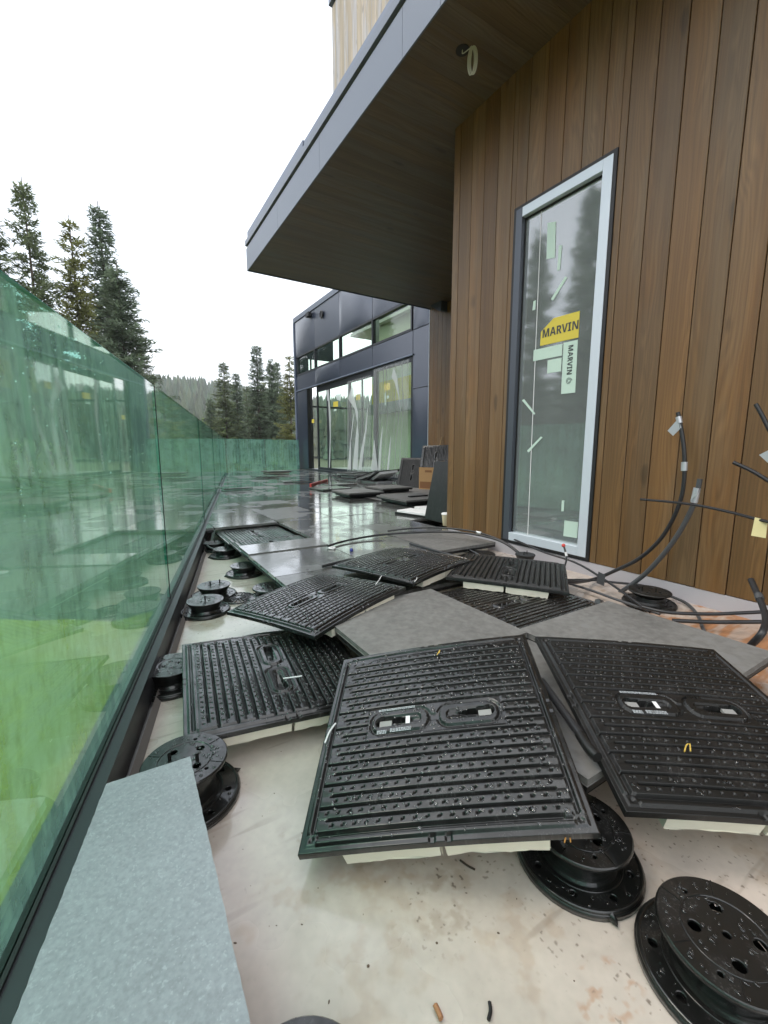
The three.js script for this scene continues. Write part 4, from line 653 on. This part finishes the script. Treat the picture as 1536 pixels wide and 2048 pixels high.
solo('washer', new THREE.TorusGeometry(0.022, 0.006, 8, 24).rotateX(Math.PI / 2).translate(...onY(664, 1096, 0.158).toArray()), M.whiteTape, 'pale plastic washer at the joint of the wet pavers', 'washer');

// ---------------------------------------------------------------- things stacked by the far walls
{
  seed(91);
  const flat = (label, x, d, y, turn, mat = M.plasticDry) => { const G = thing('stacked_panel', label, 'panel', [x, y, -d], 'stack of panels by the glass doors'); G.rotation.y = turn; part(G, 'ribbed_tray', trayCache.get('far') ?? (trayCache.set('far', trayGeo(46, 0.0005)), trayCache.get('far')), mat); part(G, 'underside', underGeo(0.0005), M.plasticDry); part(G, 'foam', foamGeo(0.0005, 5), M.whiteFoam); return G; };
  for (const [n, x, d, y, t, l] of [[0, 4.75, 9.1, 0.21, 0.3, 'lowest black panel of the stack near the glass doors'], [1, 4.78, 9.06, 0.275, 0.22, 'second black panel up in the stack near the glass doors'], [2, 4.72, 9.12, 0.34, 0.35, 'top black panel of the stack near the glass doors'], [3, 4.9, 9.9, 0.21, -0.1, 'lower panel of the low pair behind the stack'], [4, 4.95, 9.85, 0.275, 0.05, 'upper panel of the low pair behind the stack'], [5, 4.85, 8.2, 0.21, 0.1, 'black panel lying flat next to the stack']]) flat(l, x, d, y, t);
  const s1 = flat('black panel slumped against the stack, white foam showing', 4.8, 8.35, 0.33, 0.2); s1.rotation.set(-0.28, 0.2, 0.1);
  const s2 = flat('black panel propped on the slumped one', 4.86, 7.95, 0.34, -0.1); s2.rotation.set(-0.35, -0.1, 0.05);
  // panels leaning upright
  const lean = (label, bl, br, up, mat) => { const G = thing('ribbed_panel', label, 'panel', bl.clone().add(br).multiplyScalar(0.5).add(up.clone().multiplyScalar(0.5)).toArray(), 'panels leaning by the wood wall'); const ex = br.clone().sub(bl).normalize(), ez = up.clone().multiplyScalar(-1).normalize(), ey = new THREE.Vector3().crossVectors(ez, ex).normalize(); G.quaternion.setFromRotationMatrix(new THREE.Matrix4().makeBasis(ex, ey, new THREE.Vector3().crossVectors(ex, ey))); part(G, 'ribbed_tray', trayCache.get('lean') ?? (trayCache.set('lean', trayGeo(96, 0.0005)), trayCache.get('lean')), mat).rotation.y = Math.PI / 2; part(G, 'underside', underGeo(0.0005), M.plasticDry); return G; };
  lean('black ribbed panel leaning upright beside the cardboard box', V(4.60, TOP, 7.0), V(4.84, TOP, 6.52), V(0.2, 0.56, -0.02).setZ(-0.06), M.plasticDry);
  lean('grey lit ribbed panel standing in the cardboard box', V(4.72, 0.4, 6.46), V(5.02, 0.42, 5.98), V(0.2, 0.53, 0).setZ(-0.08), M.plastic);
  // box
  const bc = V(4.93, TOP, 6.32), B = thing('cardboard_box', 'open brown cardboard box against the set back boards', 'box', bc.toArray()); B.rotation.y = 0.45;
  part(B, 'side', [bx(-0.18, 0.18, 0, 0.4, 0.165, 0.17), bx(-0.18, 0.18, 0, 0.4, -0.17, -0.165), bx(-0.185, -0.18, 0, 0.4, -0.17, 0.17), bx(0.18, 0.185, 0, 0.4, -0.17, 0.17), bx(-0.18, 0.18, 0, 0.006, -0.165, 0.165)], M.card);
  part(B, 'flap', bx(-0.18, 0.18, 0, 0.14, 0, 0.004).rotateX(0.6).translate(0, 0.402, 0.166), M.card); part(B, 'flap', bx(0, 0.14, 0, 0.004, -0.16, 0.16).rotateZ(0.8).translate(0.184, 0.402, 0), M.card);
  part(B, 'print', [bx(-0.186, -0.1855, 0.02, 0.14, -0.15, 0.15), bx(-0.186, -0.1855, 0.31, 0.35, -0.05, 0.09)], std(0.22, 0.1, 0.04, 0.8));
  solo('wood_stick', new THREE.CylinderGeometry(0.008, 0.008, 0.75, 8).rotateZ(-0.25).translate(5.09, 0.74, -6.36), std(0.4, 0.28, 0.14, 0.7), 'thin wooden stick standing up out of the cardboard box', 'stick');
  // dark sheet leaning on the corner
  const sh = thing('leaning_sheet', 'stack of dark panels leaning against the near board corner', 'panel', [2.72, TOP, -3.28]); sh.rotation.set(0, 0, -0.21);
  part(sh, 'sheet', rbx(-0.02, 0.03, 0.001, 0.62, -0.3, 0.08, 0.004), M.plasticDry); part(sh, 'sheet', rbx(0.034, 0.06, 0.001, 0.6, -0.28, 0.07, 0.004), M.plasticDry);
  // white foam boards
  for (const [x, d, y, t, l] of [[2.83, 3.86, 0.185, 0.25, 'white foam board lying on the pavers by the leaning sheet'], [3.1, 3.95, 0.185, -0.1, 'white foam board lying behind the first one']]) { const G = thing('foam_board', l, 'foam board', [x, y, -d], 'white foam boards'); G.rotation.y = t; part(G, 'board', rbx(-0.12, 0.12, -0.012, 0.012, -0.22, 0.22, 0.003), M.whiteFoam); part(G, 'tray', bx(-0.13, 0.13, -0.034, -0.013, -0.24, 0.23), M.plasticDry); }
  const cup = thing('paper_cup', 'cream paper cup at the foot of the board corner', 'cup', [2.655, TOP, -3.17]);
  part(cup, 'cup', lathe([[0, 0.001], [0.03, 0.001], [0.042, 0.11], [0.045, 0.112]], 24), std(0.7, 0.6, 0.4, 0.6, DS)); part(cup, 'lid', lathe([[0.046, 0.11], [0.046, 0.118], [0.038, 0.126], [0, 0.126]], 24), M.whiteFoam);
}

// ---------------------------------------------------------------- litter
{
  seed(95);
  const scrap = (label, pix, y, r, m, cat = 'scrap', name = 'plastic_scrap') => solo(name, tube(pix.map(([a, b]) => onY(a, b, y)), r, false, 10, 5), m, label, cat, 'litter on the panels');
  const needle = std(0.4, 0.2, 0.05, 0.7), needleY = std(0.62, 0.42, 0.08, 0.7);
  scrap('forked orange pine needle on the darker printed panel', [[1369, 1503], [1374, 1489], [1379, 1487], [1381, 1502]], 0.2, 0.0016, needleY, 'pine needle', 'pine_needle');
  scrap('brown pine needle hanging off the printed panel edge', [[1129, 1685], [1137, 1655], [1141, 1684]], 0.16, 0.0014, needle, 'pine needle', 'pine_needle');
  scrap('small orange pine needle near the back of the printed panel', [[874, 1310], [880, 1300], [878, 1306]], 0.262, 0.0014, needleY, 'pine needle', 'pine_needle');
  scrap('dark twig lying on the membrane before the printed panel', [[920, 1720], [935, 1731], [950, 1739]], 0.004, 0.0022, M.twig, 'twig', 'twig');
  scrap('brown bark chip on the membrane', [[870, 2010], [877, 2025], [882, 2038]], 0.006, 0.0045, std(0.36, 0.17, 0.08, 0.8), 'chip', 'bark_chip');
  scrap('black plastic shard on the membrane', [[977, 2040], [981, 2022], [979, 2004]], 0.004, 0.003, M.plasticDry, 'shard', 'plastic_shard');
  scrap('white paper strip across the slots of the panel by the railing', [[566, 1357], [590, 1354], [604, 1352]], 0.128, 0.0025, M.whiteTape);
  scrap('white strip on the left rim of the printed panel', [[650, 1485], [660, 1462], [671, 1447]], 0.145, 0.0025, M.whiteTape);
  scrap('white strip on the panel overlapping the wet pavers', [[752, 1168], [758, 1160], [763, 1152]], 0.25, 0.002, M.whiteTape);
  scrap('pale curl on the right of the overlapping panel', [[829, 1163], [833, 1159], [834, 1155]], 0.25, 0.002, M.whiteTape);
}

{ // grit and bark crumbs scattered on the membrane: nobody could count them
  seed(99); const n = 130, g = new THREE.IcosahedronGeometry(1, 0), im = new THREE.InstancedMesh(g, std(0.12, 0.085, 0.06, 0.9), n), m = new THREE.Matrix4(), q = new THREE.Quaternion(), e = new THREE.Euler();
  for (let i = 0; i < n; i++) { const d = rr(0.15, 1.2), x = Math.max(d * 0.2305 - 0.2, rr(-0.1, 1.1)), k = rr(0.0006, 0.0017) * (rnd() < 0.08 ? 2 : 1); im.setMatrixAt(i, m.compose(V(x, floorY(x, d) + k * 0.3, d), q.setFromEuler(e.set(0, rr(0, 6), 0)), new THREE.Vector3(k * rr(0.8, 2.4), k * 0.6, k))); }
  im.name = 'grit'; tag(im, 'dark grit and bark crumbs scattered over the bare membrane', 'grit', null, 'stuff'); scene.add(im);
}

// ---------------------------------------------------------------- trees
const leafMat = (r, g, b) => phy(r, g, b, 1, { vertexColors: true, transmission: 0.45, thickness: 0, specularIntensity: 0.3, ...DS });
M.pineA = leafMat(0.16, 0.2, 0.115); M.pineB = leafMat(0.2, 0.215, 0.08); M.spruce = leafMat(0.15, 0.2, 0.145); M.aspen = leafMat(0.16, 0.24, 0.04); M.bark = std(0.09, 0.07, 0.055, 0.9);
function conifer(s, o) { // unit: height 1; returns { trunk, crown }
  seed(s); const { slim = 0.16, low = 0.12, whorls = 46, droop = 0.25, gap = 0.15, blades = 12 } = o, pos = [], col = [], bark = [], v = new THREE.Vector3();
  for (let w = 0; w < whorls; w++) {
    const t = lerp(low, 0.985, Math.pow(w / whorls, 0.92)), nb = 4 + Math.floor(rnd() * 4), ph = rnd() * 6.28;
    for (let b = 0; b < nb; b++) {
      if (rnd() < gap) continue;
      const a = ph + b / nb * 6.283 + rr(-0.4, 0.4), env = Math.pow(1 - t, 0.75) * sstep(t, low - 0.14, low + 0.12), L = slim * env * rr(0.55, 1.2) + 0.006, dx = Math.cos(a), dz = Math.sin(a), n = Math.max(2, Math.round(L / 0.011)), rise = rr(-droop, droop * 0.5);
      if (L > 0.05) bark.push(tube([new THREE.Vector3(0, t, 0), new THREE.Vector3(dx * L * 0.5, t + rise * L * 0.5, dz * L * 0.5), new THREE.Vector3(dx * L * 0.9, t + rise * L * 0.95 + 0.01, dz * L * 0.9)], 0.0013, false, 3, 3));
      for (let k = 1; k <= n; k++) {
        const q = k / n, cx = dx * L * q, cy = t + rise * L * q + 0.02 * L * q * q * 6, cz = dz * L * q, tone = rr(0.6, 1.35), sz = 0.0145 * (0.75 + 0.5 * (1 - q));
        for (let m = 0; m < blades; m++) {
          const aa = a + rr(-1.1, 1.1), ee = rr(-0.6, 0.8), l = sz * rr(0.8, 1.9), ux = Math.cos(aa) * Math.cos(ee) * l, uy = Math.sin(ee) * l, uz = Math.sin(aa) * Math.cos(ee) * l, wv = sz * 0.24, ox = cx + rr(-1, 1) * sz * 0.7, oy = cy + rr(-1, 1) * sz * 0.5, oz = cz + rr(-1, 1) * sz * 0.7, pa = rr(0, 6.28);
          pos.push(ox - wv * Math.sin(pa), oy, oz - wv * Math.cos(pa), ox + wv * Math.sin(pa), oy + wv * 0.5, oz + wv * Math.cos(pa), ox + ux, oy + uy, oz + uz);
          const h = tone * rr(0.85, 1.15); for (let z = 0; z < 3; z++) col.push(h * rr(0.95, 1.08), h, h * 0.9);
        }
      }
    }
  }
  const crown = new THREE.BufferGeometry(); crown.setAttribute('position', new THREE.Float32BufferAttribute(pos, 3)); crown.setAttribute('color', new THREE.Float32BufferAttribute(col, 3)); crown.computeVertexNormals();
  const trunk = merge([new THREE.CylinderGeometry(0.001, 0.011, 1, 8).translate(0, 0.5, 0), ...bark]);
  return { trunk, crown };
}
const kinds = { pine: [conifer(1001, { slim: 0.15, whorls: 40, gap: 0.28, droop: 0.1, low: 0.2 }), M.pineA], slim: [conifer(1002, { slim: 0.1, whorls: 48, droop: 0.35, gap: 0.14 }), M.spruce], spruce: [conifer(1003, { slim: 0.2, whorls: 48, droop: 0.3, gap: 0.1 }), M.spruce], yellow: [conifer(1004, { slim: 0.17, whorls: 40, droop: 0.05, gap: 0.25 }), M.pineB], thin: [conifer(1005, { slim: 0.12, whorls: 38, droop: 0.2, gap: 0.3, low: 0.25 }), M.pineA] };
function tree(label, kind, x, z, top, turn, wide = 1) {
  const [g, m] = kinds[kind], y = groundY(x, z) - 0.1, h = top - y, G = thing('conifer_tree', label, 'tree', [x, y, z], 'conifers beyond the railing'); G.rotation.y = turn; G.scale.set(h * wide, h, h * wide);
  part(G, 'trunk', g.trunk, M.bark); part(G, 'crown', g.crown, m);
}
const treeAt = (label, kind, px, py, r, turn, wide = 1) => { const d = ray(px, py), k = r / Math.hypot(d.x, d.z); tree(label, kind, d.x * k, d.z * k, EYE + d.y * k, turn, wide); };
treeAt('thin pine cut by the picture edge, left of the tall open one', 'thin', -25, 400, 25, 0.4);
treeAt('tall open pine, its top the highest over the railing', 'pine', 42, 352, 24, 1.1, 0.9);
treeAt('pine of middle height between the two tallest tops', 'yellow', 137, 430, 27, 2.2);
treeAt('pine with the thin straight leader beside the bushy spruce', 'slim', 195, 402, 28, 0.2, 1.15);
treeAt('broad bushy spruce whose lowest boughs reach furthest right over the railing', 'spruce', 232, 520, 23, 1.9, 1.25);
treeAt('pine left of the centre clump', 'pine', 446, 720, 36, 2.7, 1.25);
treeAt('dark slim spruce behind the pine of the centre clump', 'slim', 471, 742, 39, 0.9, 1.3);
treeAt('tallest pointed spruce of the centre clump', 'slim', 512, 686, 34, 2.0, 1.35);
treeAt('spruce just right of the tallest pointed one', 'spruce', 541, 710, 37, 1.4, 0.85);
treeAt('second leader close behind that spruce', 'slim', 553, 720, 40, 2.9, 1.2);
treeAt('yellow green pine next to the metal wing corner', 'yellow', 578, 706, 31, 0.3);
seed(121);
for (const [px, py, r, k, l] of [[420, 790, 46, 'spruce', 'lower spruce filling the left foot of the centre clump'], [492, 768, 48, 'pine', 'lower pine in the gap before the tallest spruce'], [527, 760, 46, 'yellow', 'low yellowish pine in the middle of the centre clump'], [566, 770, 42, 'spruce', 'low spruce half behind the metal wing corner'], [300, 760, 33, 'yellow', 'small yellowish pine at the foot of the bushy spruce'], [95, 600, 32, 'spruce', 'lower spruce behind the tall open pine'], [180, 600, 34, 'yellow', 'lower yellowish pine behind the middle pines'], [10, 560, 30, 'spruce', 'lower spruce by the picture edge pine'], [270, 640, 30, 'pine', 'lower pine behind the bushy spruce']]) treeAt(l, k, px, py, r, rr(0, 6), 1.1);
// more of the same stand, on round the terrace: seen mirrored in the window and through the railing
[[-20, 17.2, 16.5, 'slim', 1.2], [-20.5, 21.4, 16, 'spruce', 0.8], [-24, 19.2, 8.5, 'pine', 1.2], [-27, 17.6, 9, 'spruce', 1], [-26, 22, 12, 'pine', 1], [-16, 12.4, 10, 'spruce', 1], [-22, 13.5, 14, 'thin', 1], [-19, 8, 13, 'pine', 1], [-23, 3, 15, 'spruce', 1], [-17, -2, 11, 'yellow', 1], [-24, -6, 14, 'slim', 1], [-19, -12, 13, 'pine', 1], [-14, 24, 9, 'yellow', 1]].forEach(([x, d, h, k, w], i) => { tree('conifer of the stand mirrored in the tall window', k, x, -d, h, i * 1.3, w); scene.children.at(-1).userData.group = 'conifers mirrored in the window'; });

function bushGeo(s) { seed(s); const pos = [], col = []; for (let c = 0; c < 26; c++) { const a = rr(0, 6.28), e = Math.acos(rr(0, 1)), R = 0.35 * Math.sqrt(rnd()) + 0.1, cx = Math.sin(e) * Math.cos(a) * R * 1.3, cy = 0.22 + Math.cos(e) * R * 1.4, cz = Math.sin(e) * Math.sin(a) * R * 1.3; for (let k = 0; k < 110; k++) { const x = cx + rr(-0.15, 0.15), y = Math.max(0.02, cy + rr(-0.16, 0.16)), z = cz + rr(-0.15, 0.15), p = rr(0, 6.28), l = rr(0.015, 0.035), h = rr(0.6, 1.35); pos.push(x, y, z, x + Math.cos(p) * l, y + rr(-1, 1) * l, z + Math.sin(p) * l, x + rr(-1, 1) * l, y + l, z + rr(-1, 1) * l); for (let q = 0; q < 3; q++) col.push(h, h, h); } } const g = new THREE.BufferGeometry(); g.setAttribute('position', new THREE.Float32BufferAttribute(pos, 3)); g.setAttribute('color', new THREE.Float32BufferAttribute(col, 3)); g.computeVertexNormals(); return g; }
const bushes = [bushGeo(2001), bushGeo(2002)], stems = merge([0, 1, 2, 3, 4].map((k) => new THREE.CylinderGeometry(0.006, 0.014, 0.5, 5).rotateZ(0.35).translate(-0.08, 0.24, 0).rotateY(k * 1.26)));
seed(131);
const shrub = (label, px, r, h, m, group = 'shrubs beyond the railing') => { const d = ray(px, 897), k = r / Math.hypot(d.x, d.z), x = d.x * k, z = d.z * k, G = thing('shrub', label, 'shrub', [x, groundY(x, z) - 0.03, z], group); G.rotation.y = rr(0, 6); G.scale.set(h * 1.3, h, h * 1.3); part(G, 'leaves', bushes[Math.floor(rnd() * 2)], m); part(G, 'stems', stems, M.bark); };
shrub('lime green aspen bush low before the far hillside', 405, 60, 8, M.aspen); shrub('second lime green aspen bush nearer the centre clump', 425, 66, 9, M.aspen); shrub('orange turning bush at the foot of the centre clump', 483, 30, 2.6, leafMat(0.35, 0.16, 0.03), null);
for (const [px, r] of [[-260, 13], [-150, 14], [-60, 15], [20, 16], [90, 17], [150, 18], [215, 19], [270, 20], [320, 22], [370, 26], [420, 27], [520, 28], [560, 28]]) shrub('dark green shrub under the conifers', px, r, rr(2.4, 3.4), M.pineB, 'dark shrubs under the conifers');

{ // far wooded hillside: one mass
  seed(141); const cone = (r, y0, y1) => new THREE.ConeGeometry(r, y1 - y0, 6, 1, true).translate(0, (y0 + y1) / 2, 0);
  const g = merge([cone(0.2, 0.08, 0.5), cone(0.16, 0.3, 0.72), cone(0.1, 0.55, 1)]); g.computeVertexNormals();
  const n = 9000, im = new THREE.InstancedMesh(g, std(0.065, 0.09, 0.055, 0.9, DS), n), m = new THREE.Matrix4(), q = new THREE.Quaternion(), c = new THREE.Color();
  for (let i = 0; i < n; i++) { const az = i < 6000 ? rr(-0.25, 0.75) : rr(-2.6, -0.25), r = Math.sqrt(rr(130 * 130, 520 * 520)), x = r * Math.sin(az), z = -r * Math.cos(az), h = rr(9, 17); q.setFromAxisAngle(new THREE.Vector3(0, 1, 0), rr(0, 6)); im.setMatrixAt(i, m.compose(new THREE.Vector3(x, groundY(x, z) - 0.5, z), q, new THREE.Vector3(h * rr(0.8, 1.2), h, h * rr(0.8, 1.2)))); const k = rr(0.6, 1.4); im.setColorAt(i, c.setRGB(k * rr(0.9, 1.25), k, k * rr(0.85, 1.1))); }
  im.name = 'hillside_forest'; im.castShadow = im.receiveShadow = true; tag(im, 'dense dark conifer forest covering the far hillside', 'forest', null, 'stuff'); scene.add(im);
}
scene.fog = new THREE.FogExp2(0xdfe6ea, 0.0006);
shade(scene);
renderer.render(scene, camera);
